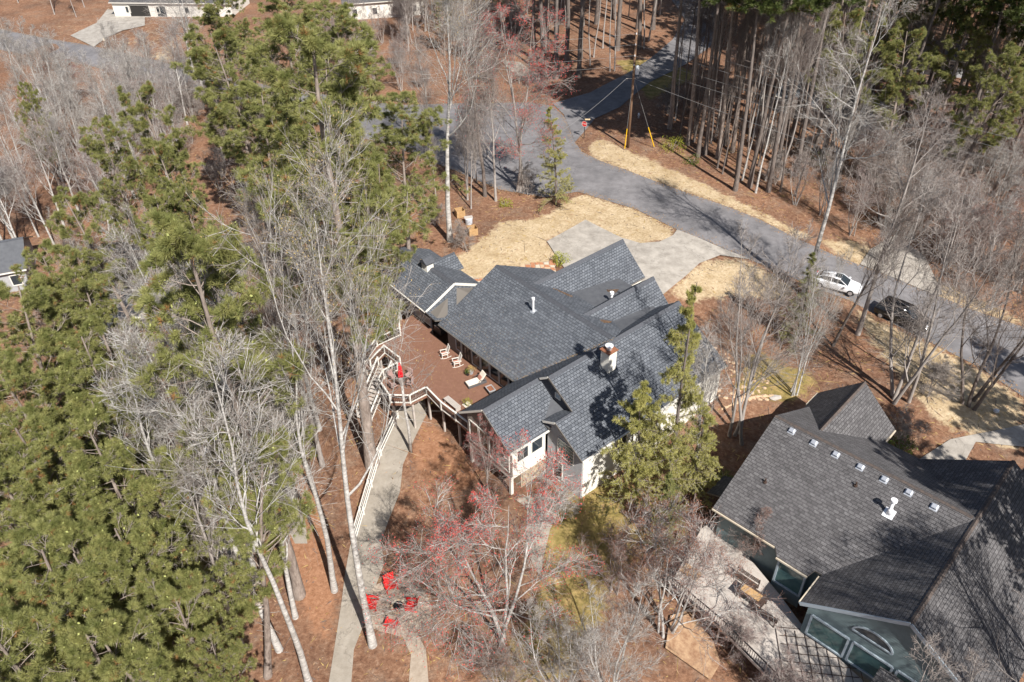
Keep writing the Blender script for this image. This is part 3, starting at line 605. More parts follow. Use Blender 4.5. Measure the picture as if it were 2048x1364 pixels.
# rocking chairs
def rocking_chair(loc, rz, label, group):
    t = empty('rocking_chair', loc, rz, label, 'rocking chair', group)
    for s_ in (-.27, .27):
        MB().tube([(s_, -.45, .12), (s_, -.2, .04), (s_, .1, .03), (s_, .45, .1), (s_, .6, .17)], .025, 6).build('rocker', 'white', t)
        MB().bar((s_, -.27, .05), (s_, -.27, .68), .05).build('leg', 'white', t); MB().bar((s_, .25, .05), (s_, .25, .5), .05).build('leg', 'white', t)
        MB().bar((s_, -.33, .68), (s_, .3, .66), .1, .03).build('armrest', 'white', t)
        MB().bar((s_*.9, .22, .4), (s_*.9, .5, 1.2), .05).build('back_post', 'white', t)
    MB().box(-.28, .28, -.28, .26, .4, .44).build('seat', 'white', t); MB().box(-.23, .23, -.24, .2, .445, .5).build('cushion', 'stripe', t, bevel=.02)
    for k in range(6): x = -.2+k*.08; MB().bar((x, .25, .45), (x, .48, 1.15), .055, .02, upv=(0, 1, 0)).build('back_slat', 'white', t)
    MB().bar((-.27, .5, 1.2), (.27, .5, 1.2), .05, .1).build('top_rail', 'white', t); MB().bar((-.27, -.28, .25), (.27, -.28, .25), .03).build('stretcher', 'white', t)
rocking_chair(here(889, 714), ya-math.radians(20), 'white slatted rocking chair nearest the black grill', 'rocking chairs on the deck')
rocking_chair(here(913, 731), ya-math.radians(20), 'white slatted rocking chair nearest the planter and the chaise', 'rocking chairs on the deck')
def chaise(loc, rz, label):
    t = empty('chaise_longue', loc, rz, label, 'chaise longue', 'chaise longues by the windows'); b = MB(); b.box(-.4, .4, -1.0, .8, .05, .3).build('base', 'wicker', t, bevel=.03)
    MB().box(-.36, .36, -.98, .25, .305, .42).build('seat_cushion', 'cushion', t, bevel=.04)
    MB().box(-.36, .36, 0, .8, -.06, .06, R=Matrix.Translation((0, .28, .4)) @ Matrix.Rotation(math.radians(52), 4, 'X')).build('back_cushion', 'cushion', t, bevel=.04)
    MB().box(-.25, .25, 0, .35, .065, .16, R=Matrix.Translation((0, .28, .42)) @ Matrix.Rotation(math.radians(52), 4, 'X')).build('pillow', 'stripe', t, bevel=.04)
    for s_ in (-.44, .44): MB().tube([(s_, .0, .25), (s_, .02, .55), (s_, .4, .58), (s_, .7, .4)], .03, 6).build('armrest', 'wicker', t)
chaise(here(954, 767), ya-math.radians(12), 'cream cushioned chaise longue with a striped pillow, fully in the open')
chaise(here(1004, 795), ya-math.radians(12), 'cream chaise longue half hidden under the front roof eave')
t = empty('side_table', here(981, 784), ya-math.radians(12), 'low dark wicker side table between the two chaises', 'table')
MB().box(-.42, .42, -.3, .3, .1, .4).build('body', 'wicker', t); MB().box(-.33, .33, -.22, .22, .401, .42).build('table_top', 'rust', t)
for s_ in ((-.42, .42, -.32, -.24), (-.42, .42, .24, .32), (-.45, -.35, -.24, .24), (.35, .45, -.24, .24)): MB().box(*s_, .402, .45).build('rim', 'greyside', t)
for x_ in (-.38, .38):
    for y_ in (-.26, .26): MB().bar((x_, y_, 0), (x_, y_, .1), .06).build('leg', 'wicker', t)
def leafball(name, n_, rx, rz2, size, mk, parent, z0=0, seed=0):
    r_ = np.random.default_rng(seed); d = r_.normal(size=(n_, 3)); d /= np.linalg.norm(d, axis=1)[:, None]
    lump = 1+.25*np.sin(d[:, 0]*5+seed)+.25*np.cos(d[:, 1]*6+seed*2)
    c = d*(r_.uniform(.45, 1, n_)**.5*lump)[:, None]*np.array([rx, rx, rz2])+np.array([0, 0, z0]); c[:, 2] = np.maximum(c[:, 2], .03)
    a = r_.normal(size=(n_, 3)); a /= np.linalg.norm(a, axis=1)[:, None]; b = np.cross(a, r_.normal(size=(n_, 3))); b /= np.linalg.norm(b, axis=1)[:, None]
    s_ = (size*r_.uniform(.6, 1.3, n_))[:, None]
    V_ = np.stack([c-a*s_, c+b*s_*.5, c+a*s_, c-b*s_*.5], 1).reshape(-1, 3); k = np.arange(n_)*4
    F_ = np.concatenate([np.stack([k, k+1, k+2], 1), np.stack([k, k+2, k+3], 1)])
    me_ = fastmesh(name, V_, F_, np.zeros(len(F_)), [mk]); return instance(me_, name, parent)
t = empty('potted_plant', here(942, 747), 0, 'dry tufted plant in a grey pot between rocking chair and chaise', 'potted plant')
MB().tube([(0, 0, 0), (0, 0, .35)], [.18, .26], 12).build('pot', 'greyside', t); leafball('foliage', 260, .36, .35, .06, 'budtan', t, .5, 3)
t = empty('potted_plant', here(935, 750), 0, 'black urn with a little dark foliage left of the grey pot', 'potted plant')
MB().tube([(0, 0, 0), (0, 0, .32)], [.15, .2], 12).build('pot', 'black', t); leafball('foliage', 160, .24, .2, .05, 'leafg', t, .42, 4)
t = empty('bench', here(905, 812), ya, 'weathered grey bench against the white railing', 'bench')
for k in range(4): MB().box(-.9, .9, -.28+k*.14, -.16+k*.14, .42, .46).build('slat', 'greywood', t)
for x_ in (-.8, .8): MB().box(x_-.04, x_+.04, -.25, .25, 0, .42).build('leg', 'greywood', t)
t = empty('planter', here(936, 813), ya, 'cream tray holding a pot of leafy twigs near the sun room corner', 'planter')
MB().box(-.45, .45, -.3, .3, .02, .12).build('tray', 'cushion', t, bevel=.02); MB().tube([(0, 0, .12), (0, 0, .42)], [.13, .2], 12).build('pot', 'stonew', t); leafball('foliage', 200, .35, .35, .05, 'leafy', t, .6, 5)
t = empty('grill', here(880, 667), ya, 'black barbecue grill in the shade of the porch corner', 'grill')
MB().box(-.55, .55, -.28, .28, .15, .85).build('cabinet', 'black', t); MB().tube([(-.45, 0, .9), (.45, 0, .9)], .28, 14).build('hood', 'black', t); MB().bar((-.35, -.32, .95), (.35, -.32, .95), .03).build('handle', 'metal', t)
MB().box(-.9, -.56, -.25, .25, .8, .84).build('side_shelf', 'black', t)
t = empty('patio_set_table', here(804, 770), 0, 'round brown patio table under the closed red umbrella', 'table'); t.name = 'patio_table'
MB().tube([(0, 0, .7), (0, 0, .74)], .55, 20).build('table_top', 'brownfur', t); MB().tube([(0, 0, 0), (0, 0, .7)], .06, 8).build('leg', 'brownfur', t)
t = empty('umbrella', here(804, 770), 0, 'closed red patio umbrella standing through the round table', 'umbrella')
MB().tube([(0, 0, .75), (0, 0, 2.65)], .025, 8).build('pole', 'white', t)
b = MB(); N = 20
for i, (z, r0) in enumerate(((1.0, .2), (1.2, .19), (1.6, .16), (2.1, .12), (2.5, .05), (2.62, .02))):
    for j in range(N): q = 2*math.pi*j/N; r1 = r0*(1+.28*(-1)**j); b.v.append((r1*math.cos(q), r1*math.sin(q), z))
for i in range(5):
    for j in range(N): b.f.append((i*N+j, i*N+(j+1) % N, (i+1)*N+(j+1) % N, (i+1)*N+j)); b.m.append(0)
b.build('canopy', 'redcloth', t); MB().tube([(0, 0, 1.55), (0, 0, 1.62)], .2, 12).build('tie', 'redcloth', t)
for i, (x_, y_) in enumerate(((786, 760), (818, 757), (788, 778), (820, 772))):
    p = here(x_, y_); d = at(804, 770, 0)-np.array(p)
    t = empty('patio_chair', p, math.atan2(d[1], d[0])-math.pi/2, ['mauve cushioned patio chair at the far left of the round table', 'mauve cushioned patio chair at the far right of the round table', 'mauve cushioned patio chair at the near left of the round table', 'mauve cushioned patio chair at the near right of the round table'][i], 'chair', 'chairs round the patio table')
    MB().box(-.27, .27, -.25, .27, .38, .48).build('seat', 'pinkfur', t, bevel=.03); MB().box(-.28, .28, -.34, -.24, .42, 1.0).build('backrest', 'pinkfur', t, bevel=.04)
    for x2 in (-.24, .24):
        for y2 in (-.22, .22): MB().bar((x2, y2, 0), (x2, y2, .38), .04).build('leg', 'brownfur', t)
        MB().bar((x2*1.2, -.25, .62), (x2*1.2, .22, .62), .05).build('armrest', 'brownfur', t)
# white stair rail down the path
t = empty('handrail', gnd(792, 835), 0, 'long white double handrail following the concrete path down from the deck', 'railing')
pl = [(791, 838), (757, 912), (738, 975), (722, 1030), (706, 1085)]; g3 = [gnd(*q) for q in pl]; o_ = Vector(t.location)
for side in (0, .28):
    gg = [Vector(q)+Vector((side, 0, 0))-o_ for q in g3]
    for i in range(4):
        for hh in (.9, .45): MB().bar(gg[i]+Vector((0, 0, hh)), gg[i+1]+Vector((0, 0, hh)), .08, .06).build('rail', 'white', t)
    for q in gg: MB().bar(q, q+Vector((0, 0, .98)), .11).build('post', 'white', t)

# ================================================================ GREY NEIGHBOUR
yb = math.radians(-44.58); A2x = np.array([math.cos(yb), math.sin(yb)]); B2x = np.array([-math.sin(yb), math.cos(yb)]); OB = at(1426, 1015, 1)[:2]
def lb(x, y, z=0): p = at(x, y, z)[:2]-OB; return (float(p@A2x), float(p@B2x), z)
N2 = empty('house', (OB[0], OB[1], 0), yb, 'neighbouring house with weathered grey shingle roofs and teal clapboard gable at lower right', 'house')
R2 = lambda p: roof('roof', p, N2, 'roof2')
ks = 4/7.5
R2([(0, 0, 1), (5.0, 0, 1), (5.45, -.5, 1-.5*ks), (7.75, -.5, 1-.5*ks), (7.95, 0, 1), (14.4, 0, 1), (14.4, 7.5, 5), (0, 7.5, 5)])
R2([(0, 7.5, 5), (14.4, 7.5, 5), (14.4, 15, 1), (0, 15, 1)])
R2([(8.45, -2.9, 1), (14.45, -2.9, 5.02), (14.45, 14.6, 5.02), (8.45, 14.6, 1)])
R2([(14.45, -2.9, 5.02), (20.4, -2.9, 1), (20.4, 14.6, 1), (14.45, 14.6, 5.02)])
R2([(2.85, 9.2, 4.05), (2.85, 17, 4.05), (6.15, 17, .95), (6.15, 9.2, .95)]); R2([(2.85, 9.2, 4.05), (2.85, 17, 4.05), (-.4, 17, .95), (-.4, 9.2, .95)])
q1, q2, q3 = lb(1929, 925, 1), lb(1951, 885, 1.2), lb(2060, 880, 3)
R2([(15, 19.5, 1.2), (15, 14.7, 1.2), (20.5, 14.7, 4.3), (20.5, 19.5, 4.3)]); R2([(20.5, 19.5, 4.3), (20.5, 14.7, 4.3), (26, 14.7, 1.2), (26, 19.5, 1.2)])
R2([(9.5, -4.6, -1.0), (17.5, -4.6, -1.0), (17.5, -2.75, 0), (9.5, -2.75, 0)]) if False else R2([(14.0, -5.2, -1.1), (20, -5.2, -1.1), (20, -2.8, -.2), (14.0, -2.8, -.2)])
R2([(-1.7, 2.2, -.5), (-.1, 2.2, .1), (-.1, 4.6, .1), (-1.7, 4.6, -.5)])
for p, q, s_ in (((0, 7.5, 5), (14.2, 7.5, 5), .53), ((14.45, -2.9, 5.02), (14.45, 14.6, 5.02), .67), ((2.85, 9.4, 4.05), (2.85, 17, 4.05), .95)): ridge_cap(p, q, N2, 'ridge2', .15, s_, s_)
w2 = lambda *a, **k: wallpoly(*a, **k)
w2([(.4, .5, -3.2), (14, .5, -3.2), (14, .5, 1), (.4, .5, 1)], (0, .15, 0), 'teal', N2); w2([(.4, .66, -3.2), (.4, 14.6, -2.8), (.4, 14.6, 1.1), (.4, 7.5, 4.7), (.4, .66, 1.1)], (.15, 0, 0), 'teal', N2)
w2([(8.9, -2.5, -3.4), (20, -2.5, -3.4), (20, -2.5, 1.1), (14.45, -2.5, 4.75), (8.9, -2.5, 1.1)], (0, .15, 0), 'teal', N2, label='teal clapboard gable wall with a half round window')
w2([(8.9, -2.34, -3.4), (8.9, .45, -3.4), (8.9, .45, 1.1), (8.9, -2.34, 1.1)], (.15, 0, 0), 'teal', N2)
w2([(20, -2.3, -3.8), (20, 14.4, -3.8), (20, 14.4, 1.1), (20, -2.3, 1.1)], (-.15, 0, 0), 'teal', N2)
w2([(.1, 14.7, -3), (.1, 16.8, -3), (.1, 16.8, 1.1), (.1, 14.7, 1.1)], (.15, 0, 0), 'teal', N2); w2([(.3, 16.6, -3), (5.8, 16.6, -3), (5.8, 16.6, 1.1), (2.85, 16.6, 3.8), (.3, 16.6, 1.1)], (0, .15, 0), 'teal', N2); w2([(5.8, 14.7, -3), (5.8, 16.5, -3), (5.8, 16.5, 1.1), (5.8, 14.7, 1.1)], (-.15, 0, 0), 'teal', N2)
for p, q in (((8.42, -2.95, .88), (14.45, -2.95, 4.92)), ((14.45, -2.95, 4.92), (20.45, -2.95, .88))): MB().bar(p, q, .07, .26).build('rake_board', 'frameblue', N2)
for p, q in (((0, -.08, .88), (5, -.08, .88)), ((5.45, -.58, .62), (7.75, -.58, .62)), ((8.36, -2.9, .88), (8.36, -.2, .88)), ((6.23, 14.9, .8), (6.23, 17, .8)), ((-.48, 15, .8), (-.48, 17, .8))): MB().bar(p, q, .1, .12).build('gutter', 'stonew', N2)
b = MB()
for k in range(41):
    z = -3.3+k*.2; xl = max(8.9, 8.9+(z-1.1)*5.55/3.65); xr = min(20, 20-(z-1.1)*5.55/3.65)
    if xr-xl > .3: b.ext([(xl, -2.51, z+.2), (xl, -2.55, z), (xl, -2.50, z)], (xr-xl, 0, 0))
tag(b.build('clapboards', 'teal', N2), 'teal clapboards of the rear gable', kind='stuff')
# bay with glass, gable windows, half round
w2([(5.5, -.3, -3.2), (7.7, -.3, -3.2), (7.7, -.3, .7), (5.5, -.3, .7)], (0, .1, 0), 'teal', N2); w2([(5.5, -.2, -3.2), (5.5, .45, -3.2), (5.5, .45, .8), (5.5, -.2, .8)], (.1, 0, 0), 'teal', N2)
window(N2, (5.65, -.3, -1.9), (1, 0, 0), 1.95, 2.2, (0, -1, 0), fr='frameblue', gl='glass2', t=.14)
window(N2, (9.3, -2.55, -1.9), (1, 0, 0), 2.5, 2.0, (0, -1, 0), fr='frameblue', gl='glass2', t=.14)
window(N2, (12.1, -2.55, -1.9), (1, 0, 0), 2.5, 2.0, (0, -1, 0), fr='frameblue', gl='glass2', t=.14)
window(N2, (14.9, -2.55, -1.9), (1, 0, 0), 2.5, 2.0, (0, -1, 0), fr='frameblue', gl='glass2', t=.14)
hw = MB(); arc = [(13.0+1.25*math.cos(a), -2.58, 1.15+.85*math.sin(a)) for a in np.linspace(0, math.pi, 15)]
for i in range(14): hw.bar(arc[i], arc[i+1], .12, .08, upv=(0, -1, 0))
hw.bar(arc[0], arc[-1], .12, .08, upv=(0, -1, 0)); f = hw.build('half_round_window', 'frameblue', N2); MB().ext([(x, -2.556, z) for x, y, z in arc], (0, -.012, 0)).build('pane', 'glass', f)
def p2(x, y, z0=1, k=ks):
    z = 3.
    for _ in range(40): z = .5*z+.5*(z0+k*lb(x, y, z)[1])
    return lb(x, y, z)
for x_, y_ in ((1584,862),(1628,886),(1672,909),(1721,934),(1769,959),(1818,985),(1869,1014)):
    p = p2(x_, y_); Rm = Matrix.Translation(p) @ Matrix.Rotation(math.atan(ks), 4, 'X') @ Matrix.Scale(.8, 4)
    v_ = MB().box(-.24, .24, -.2, .22, .08, .26, R=Rm).build('roof_vent', 'metal', N2, bevel=.03); MB().box(-.32, .32, -.34, .26, .004, .03, R=Rm).build('flashing', 'metal', v_)
    MB().box(-.2, .2, -.16, .18, .03, .08, R=Rm).build('louvre', 'black', v_)
p = p2(1778, 1027); fl = MB().tube([(p[0], p[1], p[2]), (p[0], p[1], p[2]+.45), (p[0], p[1], p[2]+.5), (p[0], p[1], p[2]+1.2)], [.2, .17, .1, .1], 12).build('flue_pipe', 'wmetal', N2, True)
MB().tube([(p[0], p[1], p[2]+1.2), (p[0], p[1], p[2]+1.36)], .22, 14).build('flue_lid', 'wmetal', fl)
MB().box(-.35, .35, -.35, .35, .004, .03, R=Matrix.Translation(p) @ Matrix.Rotation(math.atan(ks), 4, 'X')).build('flashing', 'wmetal', fl)
for x_, y_ in ((1530, 965), (1711, 972)): p = p2(x_, y_); MB().tube([(p[0], p[1], p[2]-.05), (p[0], p[1], p[2]+.38)], .06, 8).tube([(p[0], p[1], p[2]), (p[0], p[1], p[2]+.08)], .14, 8).build('vent_pipe', 'brownfur', N2)
# neighbour's rear deck
ZD = -2.2
def l3(x, y, z=ZD): return lb(x, y, z)[:2]
N3 = empty('deck', (OB[0], OB[1], 0), yb, 'grey weathered deck with black railing behind the teal house', 'deck')
dp = [l3(1432,1035), l3(1560,1190), l3(1600,1245), l3(1730,1365), l3(1800,1440), l3(1620,1440), l3(1440,1255), l3(1340,1170), l3(1400,1060)]
MB().slab(dp, ZD-.25, ZD).build('deck_floor', 'greywood', N3)
def brail(pts):
    for i in range(len(pts)-1):
        p = Vector((*pts[i], ZD)); q = Vector((*pts[i+1], ZD)); b = MB(); b.bar(p+Vector((0, 0, .95)), q+Vector((0, 0, .95)), .07); b.bar(p+Vector((0, 0, .1)), q+Vector((0, 0, .1)), .05); b.build('rail', 'black', N3)
        n_ = int((q-p).length/.17); b = MB()
        for k in range(n_): x = p.lerp(q, k/n_); b.bar(x+Vector((0, 0, .1)), x+Vector((0, 0, .95)), .03)
        tag(b.build('balusters', 'black', N3), kind='stuff')
    for p in pts: MB().bar((*p, ZD-2.4), (*p, ZD+1.0), .1).build('post', 'greywood', N3)
brail([l3(1620,1440), l3(1530,1345), l3(1440,1255), l3(1390,1213), l3(1340,1170), l3(1400,1062)])
g0 = l3(1552, 1325); 
for i in range(9):
    for dx, dy, L_ in (((.55*i), 0, 1),):
        pass
lat = empty('deck_diamond_grid', (OB[0], OB[1], 0), yb, 'thin dark strips in an unclear diamond pattern on the pale deck end', 'strips')
c0 = np.array(l3(1590, 1275)); ctr = np.array(l3(1640, 1330))  # thin dark bars standing for an unclear diamond pattern on the deck
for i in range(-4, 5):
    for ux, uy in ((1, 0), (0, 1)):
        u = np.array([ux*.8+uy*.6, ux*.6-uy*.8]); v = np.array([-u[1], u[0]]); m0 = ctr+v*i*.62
        MB().bar((*(m0-u*2.3), ZD+.03+.03*uy), (*(m0+u*2.3), ZD+.03+.03*uy), .035, .03).build('grid_strip', 'brownfur', lat)
# furniture on that deck
t = empty('outdoor_table', (*at(1502, 1200, ZD)[:2], ZD), yb, 'dark slatted outdoor table with a tan board on top beside the bay window', 'table')
MB().box(-1.0, 1.0, -.5, .5, .68, .73).build('table_top', 'brownfur', t); MB().box(-.8, .6, -.3, .3, .735, .77).build('board', 'wood', t)
for x_ in (-.9, .9):
    for y_ in (-.42, .42): MB().bar((x_, y_, 0), (x_, y_, .68), .07).build('leg', 'brownfur', t)
for dx, dy, rz2, lab in ((1478, 1170, 0, 'dark slatted bench on the house side of the outdoor table'), (1520, 1232, math.pi, 'dark slatted bench on the railing side of the outdoor table')):
    t = empty('outdoor_bench', (*at(dx+10, dy, ZD)[:2], ZD), yb+rz2, lab, 'bench', 'benches at the outdoor table')
    for k in range(4): MB().box(-.9, .9, -.05+k*.11, .03+k*.11, .42, .45).build('seat_slat', 'brownfur', t)
    for k in range(3): MB().box(-.9, .9, .4, .43, .55+k*.14, .63+k*.14).build('back_slat', 'brownfur', t)
    for x_ in (-.85, .85): MB().bar((x_, -.02, 0), (x_, -.02, .6), .06).bar((x_, .41, 0), (x_, .41, .95), .06).build('leg', 'brownfur', t)
t = empty('plywood_board', (*at(1382, 1145, ZD)[:2], ZD), yb, 'loose tan plywood sheet leaning on the deck corner', 'board'); MB().box(-.7, .7, -.45, .45, .02, .05).build('sheet', 'wood', t)
o = drape('lower_terrace', [(1340,1235),(1375,1225),(1425,1285),(1440,1330),(1420,1364),(1330,1300)], 'litter', .25, 1, label='orange leaf covered terrace below the grey deck')

# ================================================================ HOUSES SEEN THROUGH THE TREES
def simple_house(label, c, yaw, L_, Wd, z0, hw_, pitch, rk='roof2', wk='cream', nwin=4):
    h = empty('house', (c[0], c[1], z0), yaw, label, 'house'); r = hw_+pitch*Wd/2; e = .4
    roof('roof', [(-L_/2-e, -Wd/2-e, hw_-e*pitch), (L_/2+e, -Wd/2-e, hw_-e*pitch), (L_/2+e, 0, r), (-L_/2-e, 0, r)], h, rk); roof('roof', [(-L_/2-e, Wd/2+e, hw_-e*pitch), (L_/2+e, Wd/2+e, hw_-e*pitch), (L_/2+e, 0, r), (-L_/2-e, 0, r)], h, rk)
    ridge_cap((-L_/2-e, 0, r), (L_/2+e, 0, r), h, 'ridge')
    for s_ in (-1, 1):
        wallpoly([(-L_/2, s_*Wd/2, -1.5), (L_/2, s_*Wd/2, -1.5), (L_/2, s_*Wd/2, hw_-.1), (-L_/2, s_*Wd/2, hw_-.1)], (0, -s_*.15, 0), wk, h)
        wallpoly([(s_*L_/2, -Wd/2+.16, -1.5), (s_*L_/2, Wd/2-.16, -1.5), (s_*L_/2, Wd/2-.16, hw_), (s_*L_/2, 0, r-.2), (s_*L_/2, -Wd/2+.16, hw_)], (-s_*.15, 0, 0), wk, h)
    for i in range(nwin): window(h, (-L_/2+L_*(i+.5)/nwin-.5, -Wd/2, .8), (1, 0, 0), 1.0, 1.3, (0, -1, 0), t=.1)
    MB().bar((-L_/2-e, -Wd/2-e-.06, hw_-e*pitch-.12), (L_/2+e, -Wd/2-e-.06, hw_-e*pitch-.12), .12).build('gutter', 'white', h)
    return h
p = gnd(300, 25); hh = simple_house('white house with a pale driveway at the top left corner', (p[0]+7, p[1]+1), math.radians(-6), 26, 10, p[2], 3.2, .5, 'roof2', 'white')
window(hh, (-9.5, -5, 0), (1, 0, 0), 4.6, 2.4, (0, -1, 0), t=.18, name='garage_door', gl='darkwall'); window(hh, (-3.5, -5, 0), (1, 0, 0), 2.2, 2.3, (0, -1, 0), t=.18, name='door')
p = gnd(760, 40); simple_house('white walled house behind the big pine at the top', (p[0], p[1]+6), math.radians(12), 16, 9, p[2], 3.5, .5, 'roof2', 'white')
p = gnd(330, 640); hl = simple_house('brown roofed house with white railings hidden behind the pines at left', (p[0]-1, p[1]+7), math.radians(-3), 16, 9, p[2], 2.8, .42, 'roof3', 'greyside')
MB().box(-8.4, 8.4, -8.2, -4.7, 0, .25).build('porch_floor', 'greywood', hl)
for z_ in (.35, 1.2): MB().bar((-8.4, -8.2, z_), (8.4, -8.2, z_), .12, .16).build('porch_rail', 'white', hl)
for x_ in np.linspace(-8.3, 8.3, 9): MB().bar((x_, -8.2, -2), (x_, -8.2, 1.3), .14).build('porch_post', 'white', hl)
p = gnd(20, 600); simple_house('pale blue grey roofed house at the left edge', (p[0]-4, p[1]+4), math.radians(20), 9, 7, p[2], 3, .5, 'flat', 'greyside')
p = gnd(1655, 255); simple_house('grey roofed house half hidden in the wood at upper right', (p[0]+1, p[1]+3), math.radians(-50), 13, 8, p[2], 3.2, .6, 'flat', 'greyside')
p = gnd(1890, 150); simple_house('small grey house deep in the wood at the far right', (p[0], p[1]+3), math.radians(-20), 11, 7, p[2], 3.0, .5, 'flat', 'greyside')
p = gnd(60, 400); simple_house('grey shed roof between the bare trees at the left edge', (p[0]-7, p[1]+3), math.radians(15), 6, 4, p[2], 2.2, .4, 'flat', 'greyside')

# ================================================================ STREET THINGS
pb = gnd(1255.5, 295); ph = tall(pb, 1271, 58)
t = empty('utility_pole', pb, 0, 'brown wooden utility pole carrying a grey transformer', 'utility pole')
MB().tube([(0, 0, -.2), (.02, 0, ph/2), (0, 0, ph)], [.2, .17, .13], 12).build('pole', 'polewood', t, True)
zt = tall(pb, 1265, 140)
tr = MB().tube([(.42, -.1, zt-.5), (.42, -.1, zt+.5)], .27, 14).build('transformer', 'hub', t); MB().tube([(.42, -.1, zt+.5), (.42, -.1, zt+.62)], [.28, .12], 14).build('transformer_lid', 'hub', tr)
MB().bar((0, 0, zt+.1), (.3, -.08, zt+.1), .08).build('bracket', 'metal', t)
ins = []
for yy in (66, 88, 110, 129):
    z = tall(pb, 1268, yy); ins.append(z); MB().tube([(-.05, -.22, z-.1), (-.05, -.22, z+.1)], .06, 8).build('insulator', 'wmetal', t); MB().bar((0, 0, z), (-.05, -.22, z), .05).build('pin', 'metal', t)
MB().bar((-.9, 0, zt-1.1), (.3, 0, zt-1.1), .06).build('cable_arm', 'greywood', t)
def cable(a, b, sag, label, r=.013, grp='overhead cables on the utility pole'):
    a = Vector(a); b = Vector(b); pts = []
    for i in range(25):
        s_ = i/24; q = a.lerp(b, s_); q.z -= sag*4*s_*(1-s_); pts.append(q-a)
    o = MB().tube(pts, r, 4).build('cable', 'wire'); o.location = a; return tag(o, label, 'cable', grp)
labs = ['topmost', 'second from the top', 'third from the top', 'fourth from the top']
for i, z in enumerate(ins):
    a = (pb[0]-.05, pb[1]-.22, pb[2]+z)
    cable(a, (pb[0]-75, pb[1]-2+i*.2, pb[2]+z-1.5), .9, 'overhead cable running left from the pole, '+labs[i])
    cable(a, (pb[0]+62, pb[1]-58, pb[2]+z-1+.3*i), 1.1, 'overhead cable running right over the wood edge from the pole, '+labs[i])
cable((pb[0], pb[1], pb[2]+zt-1.1), (pb[0]+60, pb[1]-60, pb[2]+zt-2.5), 1.3, 'lowest overhead cable running right along the street', .018)
cable((pb[0]-.9, pb[1], pb[2]+zt-1.1), at(1010, 330, 5.5), .9, 'service cable drooping from the pole arm toward the bare trees', .018)
for (bx, by), (gx, gy), lab in (((1249, 300), (1257, 258), 'guy wire with a yellow guard left of the utility pole'), ((1309, 296), (1297, 260), 'guy wire with a yellow guard right of the utility pole')):
    g_ = Vector(gnd(bx, by)); top = Vector((pb[0], pb[1], pb[2]+ph*.62)); t = empty('guy_wire', g_, 0, lab, 'guy wire', 'guy wires of the utility pole'); d = top-g_
    MB().tube([(0, 0, 0), d], .02, 5).build('wire', 'wire', t); MB().tube([d*.02, d*.3], .06, 8).build('guard', 'yellow', t)
# stop sign
sb = gnd(1168, 277); t = empty('stop_sign', sb, 0, 'red octagonal stop sign with a tan street name blade at the junction', 'sign')
MB().tube([(0, 0, 0), (0, 0, 2.9)], .05, 8).build('post', 'black', t)
fa = math.radians(-118); nv = Vector((math.cos(fa), math.sin(fa), 0)); tv = Vector((-nv.y, nv.x, 0)); c = Vector((0, 0, 2.2))+nv*.06
f = MB().ext([c+(tv*math.cos(a)+Vector((0, 0, 1))*math.sin(a))*.42 for a in [math.pi/8+k*math.pi/4 for k in range(8)]], tuple(nv*.02)).build('sign_face', 'signred', t)
r8 = [c+nv*.021+(tv*math.cos(a)+Vector((0, 0, 1))*math.sin(a))*.415 for a in [math.pi/8+k*math.pi/4 for k in range(8)]]; b = MB()
for k in range(8): b.bar(r8[k], r8[(k+1) % 8], .03, .01, upv=tuple(nv))
b.build('border', 'white', f)
cu_ = bpy.data.curves.new('lettering', 'FONT'); cu_.body = 'STOP'; cu_.size = .34; cu_.align_x = 'CENTER'; cu_.align_y = 'CENTER'; cu_.extrude = .004; cu_.materials.append(MT['white'])
tmp = bpy.data.objects.new('lettering', cu_); COL.objects.link(tmp); dg = bpy.context.evaluated_depsgraph_get(); mt_ = bpy.data.meshes.new_from_object(tmp.evaluated_get(dg)); bpy.data.objects.remove(tmp)
lt = bpy.data.objects.new('lettering', mt_); COL.objects.link(lt); lt.parent = f; lt.matrix_local = Matrix(((tv.x, 0, nv.x, 0), (tv.y, 0, nv.y, 0), (0, 1, 0, 0), (0, 0, 0, 1))); lt.location = c+nv*.028
MB().box(-.05, .75, -.012, .012, 2.72, 2.92).build('name_blade', 'signtan', t)
hb = gnd(1277, 236); t = empty('fire_hydrant', hb, 0, 'small silver fire hydrant in the shade right of the utility pole', 'fire hydrant')
MB().tube([(0, 0, 0), (0, 0, .5), (0, 0, .62), (0, 0, .75)], [.13, .12, .15, .06], 12).build('body', 'wmetal', t, True); MB().tube([(-.2, 0, .42), (.2, 0, .42)], .06, 8).build('outlet', 'wmetal', t); MB().tube([(0, 0, .75), (0, 0, .82)], .04, 6).build('bonnet_nut', 'wmetal', t)
p = gnd(212, 92); t = empty('mailbox', p, .4, 'pale green mailbox on a post by the upper left driveway', 'mailbox'); MB().bar((0, 0, 0), (0, 0, 1), .12).build('post', 'greywood', t); MB().box(-.2, .2, -.35, .35, 1.0, 1.45).build('box', 'stonew', t, bevel=.08); MB().box(.201, .215, -.1, .1, 1.3, 1.36).build('flag', 'red', t)
p = gnd(432, 22); t = empty('covered_grill', p, 0, 'black covered kettle grill by the white house at the top', 'grill'); MB().tube([(0, 0, .2), (0, 0, .9), (0, 0, 1.2)], [.7, .75, .3], 10).build('cover', 'black', t); MB().tube([(0, 0, 0), (0, 0, .2)], .3, 8).build('base', 'black', t)
p = gnd(408, 30); t = empty('utility_box', p, 0, 'grey air conditioning unit left of the covered grill', 'air conditioner'); MB().box(-.5, .5, -.5, .5, 0, .95).build('casing', 'metal', t, bevel=.04); MB().tube([(0, 0, .952), (0, 0, .99)], .38, 16).build('fan_grille', 'black', t)

